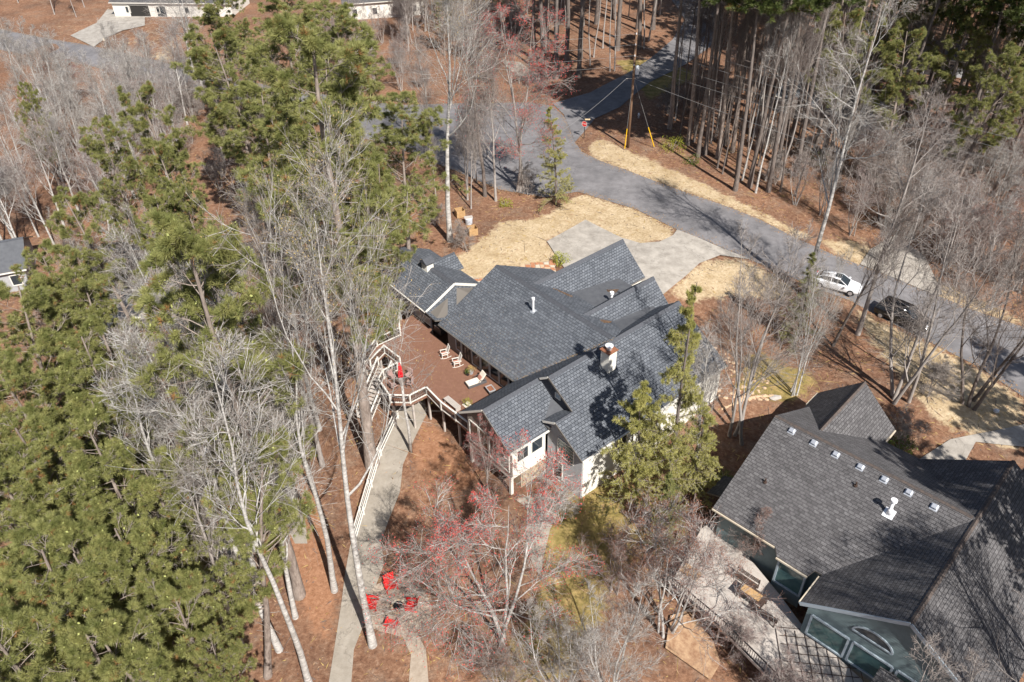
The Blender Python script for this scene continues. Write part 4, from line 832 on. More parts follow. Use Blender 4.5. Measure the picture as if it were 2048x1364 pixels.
# cars ------------------------------------------------------------
def car(label, loc, yaw, L_, Wd, Ht, paint, kind):
    t = empty('parked_car', loc, yaw, label, 'car', 'cars parked along the near kerb'); hL = L_/2; hW = Wd/2
    if kind == 'hatch':
        st = [(-hL, .45, .75, .86), (-hL+.12, .3, .95, .93), (-hL+.6, .2, 1.0, .98), (-.3, .18, .98, 1), (.6, .18, .97, 1), (1.0, .2, .95, .99), (hL-.35, .28, .8, .92), (hL-.08, .35, .68, .82), (hL, .42, .58, .7)]
        cab = [(-hL+.15, .94, .72), (-hL+.7, Ht-.12, .66), (-.6, Ht, .68), (.25, Ht-.05, .68), (1.15, .96, .80)]
    else:
        st = [(-hL, .5, 1.0, .9), (-hL+.1, .35, 1.12, .95), (-hL+.6, .25, 1.15, 1), (0, .24, 1.13, 1), (.9, .24, 1.12, 1), (1.3, .25, 1.1, 1), (hL-.4, .3, 1.0, .96), (hL-.08, .4, .88, .88), (hL, .5, .75, .8)]
        cab = [(-hL+.12, 1.12, .84), (-hL+.5, Ht-.1, .76), (-.8, Ht, .77), (.45, Ht-.04, .77), (1.3, 1.12, .86)]
    b = MB(); n_ = 10
    for x, z0, z1, ws in st:
        hw_ = hW*ws; zm = (z0+z1)/2
        ring = [(-hw_*.86, z0), (-hw_*.98, z0+.12), (-hw_, zm), (-hw_*.97, z1-.1), (-hw_*.84, z1), (hw_*.84, z1), (hw_*.97, z1-.1), (hw_, zm), (hw_*.98, z0+.12), (hw_*.86, z0)]
        b.v += [(x, y, z) for y, z in ring]
    for i in range(len(st)-1):
        for j in range(n_): b.f.append((i*n_+j, i*n_+(j+1) % n_, (i+1)*n_+(j+1) % n_, (i+1)*n_+j)); b.m.append(0)
    b.f.append(tuple(range(n_))); b.m.append(0); b.f.append(tuple((len(st)-1)*n_+j for j in range(n_))[::-1]); b.m.append(0)
    body = b.build('body', paint, t, True, bevel=.02)
    zb = cab[0][1]-.06; b = MB()
    base = [(cab[0][0]-.02, hW*cab[0][2]), (cab[-1][0]+.05, hW*cab[-1][2])]
    rf = [(x, z, hW*s_) for x, z, s_ in cab[1:4]]
    lo = [(base[0][0], zb, base[0][1]), *[(x, zb, hW*.86) for x, z, s_ in cab[1:4]], (base[1][0], zb, base[1][1])]
    # roof panel, pillars as body colour, glazing as panes
    for sy in (-1, 1):
        b.ext([(x, sy*y, z) for x, z, y in rf]+[(x, sy*y*.0, z+.03) for x, z, y in rf[::-1]], (0, 0, -.05))
    b.build('roof', paint, t, True)
    def pane(pts, nm='window', mk='glass'): return MB().ext(pts, (0, 0, -.01)).build(nm, mk, t)
    r0, r1, r2 = rf
    pane([(lo[-1][0], -lo[-1][2], zb), (lo[-1][0], lo[-1][2], zb), (r2[0], r2[2]-.02, r2[1]-.02), (r2[0], -r2[2]+.02, r2[1]-.02)], 'windscreen')
    pane([(lo[0][0], -lo[0][2], zb), (lo[0][0], lo[0][2], zb), (r0[0], r0[2]-.02, r0[1]-.02), (r0[0], -r0[2]+.02, r0[1]-.02)], 'rear_window')
    for sy in (-1, 1):
        pts = [(lo[0][0], sy*lo[0][2], zb), (lo[-1][0], sy*lo[-1][2], zb), (r2[0], sy*r2[2], r2[1]-.03), (r1[0], sy*r1[2], r1[1]-.03), (r0[0], sy*r0[2], r0[1]-.03)]
        MB().ext(pts, (0, -sy*.02, 0)).build('side_window', 'glass', t)
        for (px_, pz_, py_), (qx, qz, qy) in ((lo[2], rf[1]), ((lo[0][0], zb, lo[0][2]), rf[0]), ((lo[-1][0], zb, lo[-1][2]), rf[2])):
            qz_, qy_ = (qz, qy) if qz > qy else (qy, qz)
            MB().bar((px_, sy*py_, zb), (qx, sy*qy_, qz_-.02), .07, .05).build('pillar', paint, t)
        for x in (hL-.85, -hL+.8):
            wl = MB().tube([(x, sy*(hW-.2), .33), (x, sy*(hW+.01), .33)], .33, 20).build('tyre', 'tyre', t); wl.name = 'wheel'
            MB().tube([(x, sy*(hW+.012), .33), (x, sy*(hW+.03), .33)], .22, 10).build('rim', 'metal', wl)
        MB().box(hL-.28, hL-.1, sy*hW*.62-.16, sy*hW*.62+.16, .62 if kind == 'hatch' else .84, .74 if kind == 'hatch' else 1.0).build('headlight', 'wmetal', t, bevel=.02)
        MB().box(-hL-.0, -hL+.1, sy*hW*.7-.13, sy*hW*.7+.13, .7, .95).build('tail_light', 'signred', t, bevel=.02)
        MB().box(.85, 1.05, sy*(hW+.1)-.1, sy*(hW+.1)+.1, zb+.02, zb+.15).build('mirror', paint, t, bevel=.03)
    if kind == 'hatch': MB().box(-.35, .25, -.42, .42, Ht+.0, Ht+.035).build('sunroof', 'glass', t)
    else:
        for sy in (-1, 1): MB().bar((-1.6, sy*.62, Ht+.06), (.3, sy*.62, Ht+.06), .04).build('roof_rack', 'black', t)
    return t
c1 = (gnd(1703, 599)+gnd(1626, 571))/2; dv = gnd(1703, 599)-gnd(1626, 571); yaw = math.atan2(dv[1], dv[0]); nrm = np.array([-math.sin(yaw), math.cos(yaw), 0])
p = gnd(1668, 585)+nrm*.95; car('white hatchback with a dark sunroof parked on the street', (p[0], p[1], float(T(p[0], p[1]))+.06), yaw, 4.8, 1.95, 1.5, 'carw', 'hatch')
dv = gnd(1868, 688)-gnd(1722, 618); yaw = math.atan2(dv[1], dv[0]); nrm = np.array([-math.sin(yaw), math.cos(yaw), 0])
p = gnd(1795, 652)+nrm*1.0; car('black sport utility vehicle parked nose to nose with the white hatchback', (p[0], p[1], float(T(p[0], p[1]))+.06), yaw, 5.4, 2.1, 1.85, 'cark', 'suv')

# garden things ----------------------------------------------------
def adirondack(x, y, face, label):
    p = gnd(x, y); t = empty('garden_chair', p, face, label, 'garden chair', 'red chairs round the fire pit')
    for k in range(5): MB().bar((-.28+k*.14, .3, .38), (-.28+k*.14, -.28, .28), .12, .03).build('seat_slat', 'red', t)
    for k in range(5): MB().bar((-.28+k*.14, -.26, .28), (-.34+k*.17, -.62, 1.0+.06*(2-abs(k-2))), .13, .03, upv=(0, 1, 0)).build('back_slat', 'red', t)
    for s_ in (-.4, .4):
        MB().bar((s_, .38, .58), (s_, -.4, .58), .15, .03).build('armrest', 'red', t); MB().bar((s_, .3, 0), (s_, .3, .58), .05, .1).build('leg', 'red', t); MB().bar((s_*.9, .3, .3), (s_*.9, -.6, .03), .04, .1).build('rear_leg', 'red', t)
fp = gnd(797, 1215)
for (x, y), lab in (((783, 1177), 'red adirondack chair behind the fire pit, farthest from the camera'), ((747, 1212), 'red adirondack chair at the left of the fire pit beside the birch'),
                    ((822, 1216), 'red adirondack chair at the right of the fire pit'), ((785, 1253), 'red adirondack chair in front of the fire pit, nearest the camera')):
    q = gnd(x, y); adirondack(x, y, math.atan2(fp[1]-q[1], fp[0]-q[0])-math.pi/2, lab)
t = empty('fire_pit', fp, 0, 'round stone fire pit with a black bowl between the red chairs', 'fire pit'); MB().tube([(0, 0, .1), (0, 0, .34)], .33, 16).build('bowl', 'black', t)
for k in range(12):
    a = k*math.pi/6; MB().box(-.12, .12, -.09, .09, 0, .26, R=Matrix.Rotation(a, 4, 'Z') @ Matrix.Translation((0, .48, 0))).build('stone', 'stonew' if k % 3 else 'stone', t, bevel=.02)
def rockmesh(seed):
    r_ = random.Random(seed); bm = bmesh.new(); bmesh.ops.create_icosphere(bm, subdivisions=1, radius=1)
    for v in bm.verts: v.co *= r_.uniform(.7, 1.1)
    me_ = bpy.data.meshes.new('stone'); bm.to_mesh(me_); bm.free(); me_.materials.append(MT['stone']); return me_
RK = [rockmesh(i) for i in range(5)]
t = empty('rock_edging', gnd(1500, 800), 0, 'curved row of tan fieldstones edging the slope above the grey neighbour', 'stones'); o_ = Vector(t.location)
for i in range(34):
    s_ = i/33; x = 1445+110*s_; y = 818-20*math.sin(s_*2.2)-8*s_; p = Vector(gnd(x, y))-o_; k = random.uniform(.16, .3)
    instance(RK[i % 5], 'stone', t, p, random.random()*6, (k, k*.8, k*.6))
t = empty('rock_bank', gnd(1450, 760), 0, 'bank of scattered tan rocks beside the white east wall', 'stones'); o_ = Vector(t.location)
for i in range(120):
    x = random.uniform(1420, 1540); y = random.uniform(690, 800)
    if y < 690+(x-1420)*.5: continue
    p = Vector(gnd(x, y))-o_; k = random.uniform(.1, .3); instance(RK[i % 5], 'stone', t, p, random.random()*6, (k, k*.8, k*.5))
b = empty('boulder', gnd(1550, 797), 0, 'flat grey boulder lying above the stone edging', 'boulder'); instance(RK[2], 'rock', b, (0, 0, .05), .4, (.75, .4, .2), {0: 'greywood'})
# flagstone walks: irregular stones set proud in a mortar bed
def flagwalk(label, pts, cell, seed):
    poly = gpoly(pts); o = drape('flagstone_walk', poly, 'mortar', .07, 1, label=label, world=True)
    r_ = random.Random(seed); xs_ = [p[0] for p in poly]; ys_ = [p[1] for p in poly]; gx = np.arange(min(xs_), max(xs_), cell); gy = np.arange(min(ys_), max(ys_), cell)
    J = {}
    for i in range(len(gx)+1):
        for j in range(len(gy)+1): J[i, j] = (min(xs_)+cell*i+r_.uniform(-.25, .25)*cell, min(ys_)+cell*j+r_.uniform(-.25, .25)*cell)
    for i in range(len(gx)):
        for j in range(len(gy)):
            q = [J[i, j], J[i+1, j], J[i+1, j+1], J[i, j+1]]; cx = sum(a[0] for a in q)/4; cy = sum(a[1] for a in q)/4
            if not inpoly(np.array([cx]), np.array([cy]), poly)[0]: continue
            z = float(T(cx, cy)); q = [(cx+(a[0]-cx)*.86, cy+(a[1]-cy)*.86) for a in q]
            MB().slab(q, z+.05, z+.11+r_.uniform(0, .015)).build('stone', r_.choice(['stoneo', 'stonew', 'stonew', 'stoneo', 'stone']), o)
flagwalk('rust and cream flagstone walk between porch and main roof', [(920,553),(965,558),(955,580),(935,590),(925,575)], .5, 1)
flagwalk('rust and cream flagstone walk beside the front lawn and yellow bush', [(1030,540),(1050,530),(1108,522),(1112,545),(1085,548),(1060,560)], .55, 2)
# compost bins
for (x, y), lab in (((920, 432), 'tan wooden compost bin behind the one nearest the lawn'), ((945, 468), 'tan wooden compost bin nearest the lawn')):
    t = empty('compost_bin', gnd(x, y), .35, lab, 'compost bin', 'wooden compost bins'); t.scale = (.8, .8, .75)
    for k in range(5):
        z = .05+k*.24; MB().box(-.65, .65, -.66, -.62, z, z+.2).build('plank', 'wood', t); MB().box(-.65, .65, .62, .66, z, z+.2).build('plank', 'wood', t)
        MB().box(-.66, -.62, -.6, .6, z, z+.2).build('plank', 'wood', t); MB().box(.62, .66, -.6, .6, z, z+.2).build('plank', 'wood', t)
    for x_ in (-.6, .6):
        for y_ in (-.6, .6): MB().bar((x_, y_, 0), (x_, y_, 1.3), .08).build('post', 'wood', t)
t = empty('water_tub', gnd(938, 447), .2, 'blue grey covered tub between the two compost bins', 'tub'); MB().tube([(0, 0, 0), (0, 0, .7)], [.4, .45], 14).build('tub', 'hub', t); MB().box(-.5, .5, -.1, .55, .7, .75).build('lid', 'greywood', t)
t = empty('pot_stack', gnd(332, 885), .3, 'stack of orange terracotta drain pots beside the left pines', 'pots')
for r_ in range(4):
    for c_ in range(5):
        if (r_*5+c_) % 7 == 6: continue
        x = c_*.5-1; y = r_*.55-1; z = .18 if (r_+c_) % 2 else .24
        MB().tube([(x, y, 0), (x, y, z*2.2)], [.17, .24], 12).build('pot', 'orange', t)
t = empty('pot_stack', gnd(345, 835), .9, 'smaller row of orange terracotta pots above the main stack', 'pots')
for c_ in range(7): MB().tube([(c_*.42-1.2, .2*math.sin(c_*2), 0), (c_*.42-1.2, .2*math.sin(c_*2), .4)], [.15, .2], 12).build('pot', 'orange', t)
t = empty('garden_globe', gnd(1990, 826), 0, 'pale grey gazing ball at the foot of the dark tree on the right', 'garden ball'); instance(RK[0], 'ball', t, (0, 0, .25), 0, (.3, .3, .25), {0: 'hub'})

# roof debris as litter parts
for i, (pts) in enumerate((((1106,582),(1115,581),(1146,588),(1144,595),(1128,590)), ((1212,577),(1238,575),(1232,583),(1216,582)), ((1198,645),(1224,638),(1220,646),(1206,653)))):
    z = [4.5, 3.75, 4.75][i]; q = [la(x, y, z) for x, y in pts]
    b = MB()
    for k in range(260):
        a = random.random(); j = random.randrange(len(q)); c_ = np.mean([np.array(v) for v in q], 0); e_ = np.array(q[j])*(a)+np.array(q[(j+1) % len(q)])*(1-a); pz = c_+(e_-c_)*random.random()**.5
        # settle on the roof planes below
        aa, bb_ = pz[0], pz[1]
        hts = [6-.486*(bb_-7) if bb_ > 7 else 0, 5.5-.879*abs(aa-3.8), 5.5-.93*abs(aa-10.4) if aa < 12.6 else 0, zE-.8*(14.85-aa) if 12.1 < aa < 14.85 else 0]
        if 5.6 < aa < 8.7 and 11.2 < bb_ < 17: hts.append(3.95-(bb_-11.2)*.103)
        zz = max(hts)+.02; s_ = .07; an = random.random()*3
        b.face([(aa-s_*math.cos(an), bb_-s_*math.sin(an), zz), (aa+.03, bb_, zz+.03), (aa+s_*math.cos(an), bb_+s_*math.sin(an), zz+.01), (aa-.03, bb_+.02, zz)])
    tag(b.build('roof_litter', 'litter', H), kind='stuff')
#TREES
# ================================================================ TREES
def unit(a): return a/np.maximum(np.linalg.norm(a, axis=-1, keepdims=True), 1e-9)
def tubes(P_, R_, s):
    "P_ (N,k,3) points, R_ (N,k) radii -> verts, tris"
    N, k = P_.shape[:2]; t = np.empty_like(P_); t[:, 1:-1] = P_[:, 2:]-P_[:, :-2]; t[:, 0] = P_[:, 1]-P_[:, 0]; t[:, -1] = P_[:, -1]-P_[:, -2]; t = unit(t)
    ref = np.where(np.abs(t[..., 2:3]) > .9, np.array([1., 0, 0]), np.array([0, 0, 1.])); a = unit(np.cross(t, ref)); b = np.cross(t, a)
    an = np.arange(s)*2*math.pi/s
    V_ = P_[:, :, None]+R_[:, :, None, None]*(a[:, :, None]*np.cos(an)[:, None]+b[:, :, None]*np.sin(an)[:, None])
    idx = np.arange(N*k*s).reshape(N, k, s); i0 = idx[:, :-1]; i1 = idx[:, 1:]; j0 = np.roll(i0, -1, 2); j1 = np.roll(i1, -1, 2)
    F_ = np.concatenate([np.stack([i0, j0, j1], -1).reshape(-1, 3), np.stack([i0, j1, i1], -1).reshape(-1, 3)])
    return V_.reshape(-1, 3), F_
def kids(r, P_, R_, n, t0, t1, L_, ang, k, upb, wob, rr, tip=.35, flat=0):
    "n children on each parent chain"
    N, kp = P_.shape[:2]; t = (t0+(t1-t0)*(np.arange(n)+r.random((N, n)))/n)
    x = t*(kp-1); i = np.minimum(x.astype(int), kp-2); f = (x-i)[..., None]; ar = np.arange(N)[:, None]
    p = P_[ar, i]*(1-f)+P_[ar, i+1]*f; d = unit(P_[ar, i+1]-P_[ar, i]); pr_ = R_[ar, i]*(1-f[..., 0])+R_[ar, i+1]*f[..., 0]
    q = r.normal(size=(N, n, 3))
    if flat: q[..., 2] *= (1-flat)
    q = unit(np.cross(np.cross(d, q), d)); an = np.radians(ang[0]+(ang[1]-ang[0])*r.random((N, n, 1)))
    d = unit(d*np.cos(an)+q*np.sin(an)); plen = np.linalg.norm(P_[:, -1]-P_[:, 0], axis=-1)[:, None]
    L_ = L_*plen*(1-.55*t)*r.uniform(.65, 1.3, (N, n)) if np.isscalar(L_) else L_(t, r)
    step = (L_/(k-1))[..., None]; out = [p]
    for _ in range(k-1):
        d = unit(d+r.normal(size=d.shape)*wob+np.array([0, 0, upb])); out.append(out[-1]+d*step)
    P2 = np.stack(out, 2).reshape(N*n, k, 3); r0 = np.minimum(pr_*rr, 1e9).reshape(-1, 1)
    return P2, r0*np.linspace(1, tip, k)[None]
def merge(parts):
    V_, F_, M_ = [], [], []; o = 0
    for (v, f), mi in parts: V_.append(v); F_.append(f+o); M_.append(np.full(len(f), mi)); o += len(v)
    return np.concatenate(V_), np.concatenate(F_), np.concatenate(M_)
def blobs(c, s, r):
    "little crossed leaf or bud diamonds"
    n_ = len(c); a = unit(r.normal(size=(n_, 3))); b = unit(np.cross(a, r.normal(size=(n_, 3)))); s = (s*r.uniform(.6, 1.4, n_))[:, None]
    V_ = np.stack([c-a*s, c+b*s*.6, c+a*s, c-b*s*.6], 1).reshape(-1, 3); k = np.arange(n_)*4
    return V_, np.concatenate([np.stack([k, k+1, k+2], 1), np.stack([k, k+2, k+3], 1)])
def bare_tree(seed, h=20, r0=.4, stems=1, start=.35, n=(22, 8, 6, 5), spread=.36, upb=.10, ang=(30, 60), bud=None, nb=0, bs=.05, tw=.011, wob=.13):
    r = np.random.default_rng(seed); k = 12
    base = np.zeros((stems, 3)); base[:, :2] = r.normal(size=(stems, 2))*(.25 if stems > 1 else 0)
    d = np.zeros((stems, 3)); d[:, 2] = 1
    if stems > 1: a = np.arange(stems)*2*math.pi/stems+r.random(); d[:, 0] = np.cos(a)*.22; d[:, 1] = np.sin(a)*.22
    else: d[:, :2] = r.normal(size=(1, 2))*.015
    hh = h*r.uniform(.82, 1, (stems, 1)) if stems > 1 else np.full((1, 1), h); pts = [base-np.array([0, 0, .6])]; dd = unit(d)
    for i in range(k-1): dd = unit(dd+r.normal(size=dd.shape)*(.04 if stems == 1 else .06)*np.array([1, 1, .3])+np.array([0, 0, .09])); pts.append(pts[-1]+dd*hh/(k-1))
    P0 = np.stack(pts, 1); tt = np.linspace(0, 1, k); R0 = r0*(1-.93*tt**.85)[None]*np.ones((stems, 1)); R0[:, 0] *= 1.25
    L1 = lambda t, r: spread*h*(1.05-.75*((t-start)/(1-start)))*r.uniform(.55, 1.2, t.shape)
    P1, R1 = kids(r, P0, R0, n[0], start, .97, L1, ang, 9, upb, wob, .5, .12)
    P2, R2_ = kids(r, P1, R1, n[1], .2, 1, .62, (22, 55), 6, upb*.5, wob*.9, .5, .25)
    P3, R3 = kids(r, P2, np.maximum(R2_, tw*1.3), n[2], .15, 1, .72, (22, 55), 4, upb*.3, wob*.9, .6, .4)
    P4, R4 = kids(r, P3, np.maximum(R3, tw*1.1), n[3], .1, 1, .85, (22, 55), 2, .03, wob*1.2, .8, .5)
    R2_ = np.clip(R2_*.8, tw*1.5, .035); R3 = np.clip(R3*.6, tw*1.05, .010)
    tv, tf, tm = merge([(tubes(P0, R0, 9), 0), (tubes(P1, R1, 5), 0), (tubes(P2, R2_*1.15, 4), 0), (tubes(P3, R3*1.25, 3), 0)])
    parts = [(tubes(P4, np.full(P4.shape[:2], tw)*np.array([1, .45]), 3), 0)]
    if bud:
        c = np.concatenate([P4[:, 1:].reshape(-1, 3), P3[:, -1]]); c = c[r.random(len(c)) < nb]; parts.append((blobs(c+r.normal(size=c.shape)*.03, bs, r), 1))
    cv, cf, cm = merge(parts)
    return (fastmesh('trunk', tv, tf, tm, ['barkg'], True), fastmesh('crown', cv, cf, cm, ['twigg']+([bud] if bud else [])), h)
def tuft(c, d, r, nn, L_, wd, mi=0, droop=0):
    n_ = len(c); dd = unit(d[:, None]*.75+unit(r.normal(size=(n_, nn, 3)))*1.0+np.array([0, 0, .15-droop])); s = unit(np.cross(dd, r.normal(size=dd.shape)))*wd
    ln = L_*r.uniform(.7, 1.2, (n_, nn, 1)); b = c[:, None]+dd*.03
    V_ = np.stack([b-s, b+s, b+dd*ln], 2).reshape(-1, 3); F_ = np.arange(len(V_)).reshape(-1, 3); return V_, F_
def pine_tree(seed, h=24, r0=.42, start=.42, n=(40, 7, 6), R=5.0, nn=26, L_=.42, wd=.028, needle='needle', cones=0):
    r = np.random.default_rng(seed); k = 12; dd = np.array([[0, 0, 1.]]); pts = [np.array([[0, 0, -.6]])]
    for i in range(k-1): dd = unit(dd+r.normal(size=(1, 3))*np.array([.03, .03, 0])); pts.append(pts[-1]+dd*(h+.3)/(k-1))
    P0 = np.stack(pts, 1); R0 = r0*(1-.85*np.linspace(0, 1, k))[None]; R0[:, 0] *= 1.35
    def L1(t, r):
        s = (t-start)/(1-start); return R*np.minimum(1, (.45+s*2.2))*np.sqrt(np.maximum(1-s*.93, .02))*r.uniform(.6, 1.2, t.shape)
    P1, R1 = kids(r, P0, R0, n[0], start, .99, L1, (60, 92), 7, .09, .10, .32, .25)
    P2, R2_ = kids(r, P1, R1, n[1], .3, 1, .45, (30, 62), 4, .10, .12, .5, .4, flat=.5)
    R2_ = np.maximum(R2_, .014)
    PS, RS = kids(r, P0, R0, 8, .2, start, lambda t, r: R*.35*r.uniform(.3, 1, t.shape), (70, 100), 4, 0, .1, .16, .3)   # dead stubs
    tv, tf, tm = merge([(tubes(P0, R0, 10), 0), (tubes(P1, R1, 5), 0), (tubes(PS, RS, 3), 0)])
    m2 = n[2]; P3, R3 = kids(r, P2, R2_, m2, .25, 1, .5, (25, 55), 3, .12, .12, .7, .6)
    c = np.concatenate([P3[:, -1], P2[:, -1], P1[:, -1]]); d = np.concatenate([P3[:, -1]-P3[:, -2], P2[:, -1]-P2[:, -2], P1[:, -1]-P1[:, -2]]); d = unit(d)
    br = r.random(len(c)) < .035
    parts = [(tubes(P2, R2_, 3), 1), (tubes(P3, np.full(P3.shape[:2], .012), 3), 1), (tuft(c[~br], d[~br], r, nn, L_, wd), 0), (tuft(c[br], d[br], r, nn//2, L_, wd), 2)]
    if cones: q = c[r.random(len(c)) < cones]; parts.append((blobs(q+r.normal(size=q.shape)*.15+np.array([0, 0, .1]), .07, r), 3))
    cv, cf, cm = merge(parts)
    return (fastmesh('trunk', tv, tf, tm, ['pinebark'], True), fastmesh('crown', cv, cf, cm, [needle, 'twigw', 'needleb', 'catkin']), h)
def cedar_tree(seed, h=14, r0=.2, R=3.2, n=(75, 16), L_=.20, needle='needley', dens=9):
    r = np.random.default_rng(seed); k = 10; pts = [np.array([[0, 0, -.5]])]; dd = np.array([[0, 0, 1.]])
    for i in range(k-1): dd = unit(dd+r.normal(size=(1, 3))*np.array([.02, .02, 0])); pts.append(pts[-1]+dd*(h+.3)/(k-1))
    P0 = np.stack(pts, 1); R0 = r0*(1-.9*np.linspace(0, 1, k))[None]
    P1, R1 = kids(r, P0, R0, n[0], .06, .99, lambda t, r: R*(1-t)**.75*r.uniform(.55, 1.25, t.shape)+.15, (62, 88), 7, -.03, .06, .25, .3)
    P2, R2_ = kids(r, P1, R1, n[1], .12, 1, .38, (35, 65), 4, -.05, .08, .5, .4, flat=.85)
    tv, tf, tm = merge([(tubes(P0, R0, 8), 0), (tubes(P1, np.maximum(R1, .012), 3), 0)])
    t = r.random((len(P2), dens)); x = t*3; i = np.minimum(x.astype(int), 2); f = (x-i)[..., None]; ar = np.arange(len(P2))[:, None]
    c = (P2[ar, i]*(1-f)+P2[ar, i+1]*f).reshape(-1, 3); d = unit(P2[ar, i+1]-P2[ar, i]).reshape(-1, 3)
    cv, cf, cm = merge([(tubes(P2, np.full(P2.shape[:2], .01), 3), 1), (tuft(c, d, r, 3, L_, .017, droop=.35), 0)])
    return (fastmesh('trunk', tv, tf, tm, ['barkd'], True), fastmesh('crown', cv, cf, cm, [needle, 'barkg']), h)
def plant(proto, base, h=None, label='', cat='tree', group=None, rz=None, sx=1, bark=None, twig=None, name='tree', lean=0, leanaz=0, thin=1):
    k = (h or proto[2])/proto[2]; t = empty(name, base, 0, label, cat, group)
    rz = random.random()*6.28 if rz is None else rz
    t.rotation_euler = (lean*math.sin(leanaz), lean*math.cos(leanaz), rz) if lean else (0, 0, rz); t.scale = (k*sx, k*sx, k)
    instance(proto[0], 'trunk', t, sc=(thin, thin, 1), swap={0: bark} if bark else None); o = instance(proto[1], 'crown', t)
    if twig: o.material_slots[0].link = 'OBJECT'; o.material_slots[0].material = MT[twig]
    return t
# kinds
BT = [bare_tree(11, 24, .31, 1, .45, (11, 10, 7, 5), .40, .10, (18, 45), 'budtan', .42, .034, .0065, .13),
      bare_tree(12, 22, .27, 1, .33, (14, 9, 7, 4), .34, .08, (20, 58), None, 0, .05, .0065, .15),
      bare_tree(13, 18, .19, 1, .28, (14, 9, 7, 4), .36, .13, (18, 45), None, 0, .05, .006, .12),
      bare_tree(14, 15, .13, 4, .20, (7, 8, 7, 4), .34, .12, (16, 44), None, 0, .05, .006, .11),
      bare_tree(15, 13, .12, 3, .22, (8, 10, 8, 6), .40, .02, (30, 68), 'budred', 1.0, .031, .005, .13),
      bare_tree(16, 9, .08, 4, .15, (6, 8, 7, 6), .42, .08, (25, 60), 'budbr', .8, .020, .005, .15),
      bare_tree(17, 24, .21, 1, .50, (11, 8, 6, 4), .24, .10, (20, 50), None, 0, .05, .0065, .13),
      bare_tree(18, 7, .05, 5, .12, (6, 8, 6, 5), .42, .08, (25, 60), None, 0, .04, .005, .16)]
PT = [pine_tree(21, 24, .36, .40, (44, 8, 7), 5.6, 38, .27, .014), pine_tree(22, 22, .32, .36, (40, 8, 6), 5.0, 42, .28, .014, cones=.15),
      pine_tree(23, 30, .33, .66, (32, 7, 5), 4.6, 24, .36, .025, 'needled'), pine_tree(24, 20, .27, .38, (36, 8, 6), 4.5, 38, .27, .014)]
CT = [cedar_tree(31, 15, .2, 3.0, (66, 16), L_=.16, dens=16), cedar_tree(32, 9, .13, 3.0, (48, 16), L_=.16, dens=16), cedar_tree(33, 12, .15, 2.6, (60, 15), L_=.18, needle='needle')]
def crown_at(cx, cy, h, f=.78):
    z = 10.
    for _ in range(20):
        p = at(cx, cy, z); z = .4*z+.6*(float(T(p[0], p[1]))+h*f)
    p = at(cx, cy, z); return (p[0], p[1], float(T(p[0], p[1])))
def bt(i, bx, by, tx, ty, label, **k):
    b = gnd(bx, by); h = tall(b, tx, ty); return plant(BT[i], b, max(4, h), label, name='bare_tree', **k)
ROADS = [gpoly(street_far+street_near), gpoly([(1105,208),(1180,186),(1250,150),(1300,118),(1345,80),(1370,40),(1330,-20),(1450,-20),(1445,40),(1420,95),(1370,130),(1300,165),(1240,215),(1190,238),(1150,285)])]
def clear(b): return not any(inpoly(np.array([b[0]]), np.array([b[1]]), r_)[0] for r_ in ROADS)
def scatter(poly, n_, seed, mind=2.2):
    r_ = random.Random(seed); out = []; xs_ = [p[0] for p in poly]; ys_ = [p[1] for p in poly]; tries = 0
    while len(out) < n_ and tries < 6000:
        tries += 1; x = r_.uniform(min(xs_), max(xs_)); y = r_.uniform(min(ys_), max(ys_))
        if not inpoly(np.array([x]), np.array([y]), poly)[0]: continue
        b = gnd(x, y)
        if clear(b) and all((b[0]-c[0])**2+(b[1]-c[1])**2 > mind*mind for c in out): out.append(b)
    return out
# --- foreground, left and middle
bt(0, 745, 1290, 560, 395, 'tall pale barked tree with tan seed pods, rooted beside the red garden chairs', bark='barkw', twig='twigw', rz=1.1, sx=.66)
bt(6, 620, 1375, 345, 620, 'pale barked leafless tree rising from the bottom edge left of the tall seed pod tree', bark='barkw', twig='twigw', rz=2.0, sx=.95)
bt(1, 480, 1290, 330, 900, 'short crooked leafless tree leaning over the bottom left path', bark='barkg', twig='twigw', rz=.3)
bt(2, 512, 1100, 400, 700, 'slim pale leafless tree left of the narrow path', bark='barkw', twig='twigw', rz=1.3, sx=1.3)
bt(2, 585, 1000, 470, 560, 'slim pale leafless tree standing on the narrow path edge', bark='barkw', twig='twigw', rz=4.3, sx=1.2)
bt(2, 590, 1235, 430, 820, 'pale leafless tree in front of the brown pine trunk at lower left', bark='barkw', twig='twigw', rz=.7, sx=1.0)
bt(2, 500, 1215, 350, 860, 'pale leafless tree beside the short path at lower left', bark='barkw', twig='twigw', rz=2.7, sx=1.0)
bt(2, 545, 930, 440, 620, 'pale leafless tree above the narrow path head', bark='barkw', twig='twigw', rz=5.1, sx=.9)
for bx, by, hh_, lab_ in ((668, 1180, 27, 'slender pale trunk standing just left of the handrail'), (560, 1300, 28, 'slender pale trunk left of the bottom edge trunk'), (430, 1180, 26, 'slender pale trunk at the edge of the lower left pines'), (640, 860, 24, 'slender grey trunk behind the deck side pine')):
    plant(BT[6], gnd(bx, by), hh_, lab_, name='bare_tree', bark='barkw', twig='twigw', sx=.85, thin=1.25)
b = gnd(535, 1352); plant(PT[1], b, 24, 'pine whose grey trunk leans left over the bottom left path', name='pine_tree', sx=.75, lean=.16, leanaz=math.pi)
b = gnd(566, 1105); plant(PT[3], b, 26, 'brown trunked pine left of the narrow concrete path', name='pine_tree', sx=.7)
b = gnd(505, 1140); plant(BT[6], b, 27, 'tall pale trunk nearest the orange terracotta pots', name='bare_tree', bark='barkw', twig='twigw', sx=1.1)
b = gnd(472, 1010); plant(BT[6], b, 26, 'tall pale trunk just behind the narrow concrete path', name='bare_tree', bark='barkw', twig='twigw', sx=1.0)
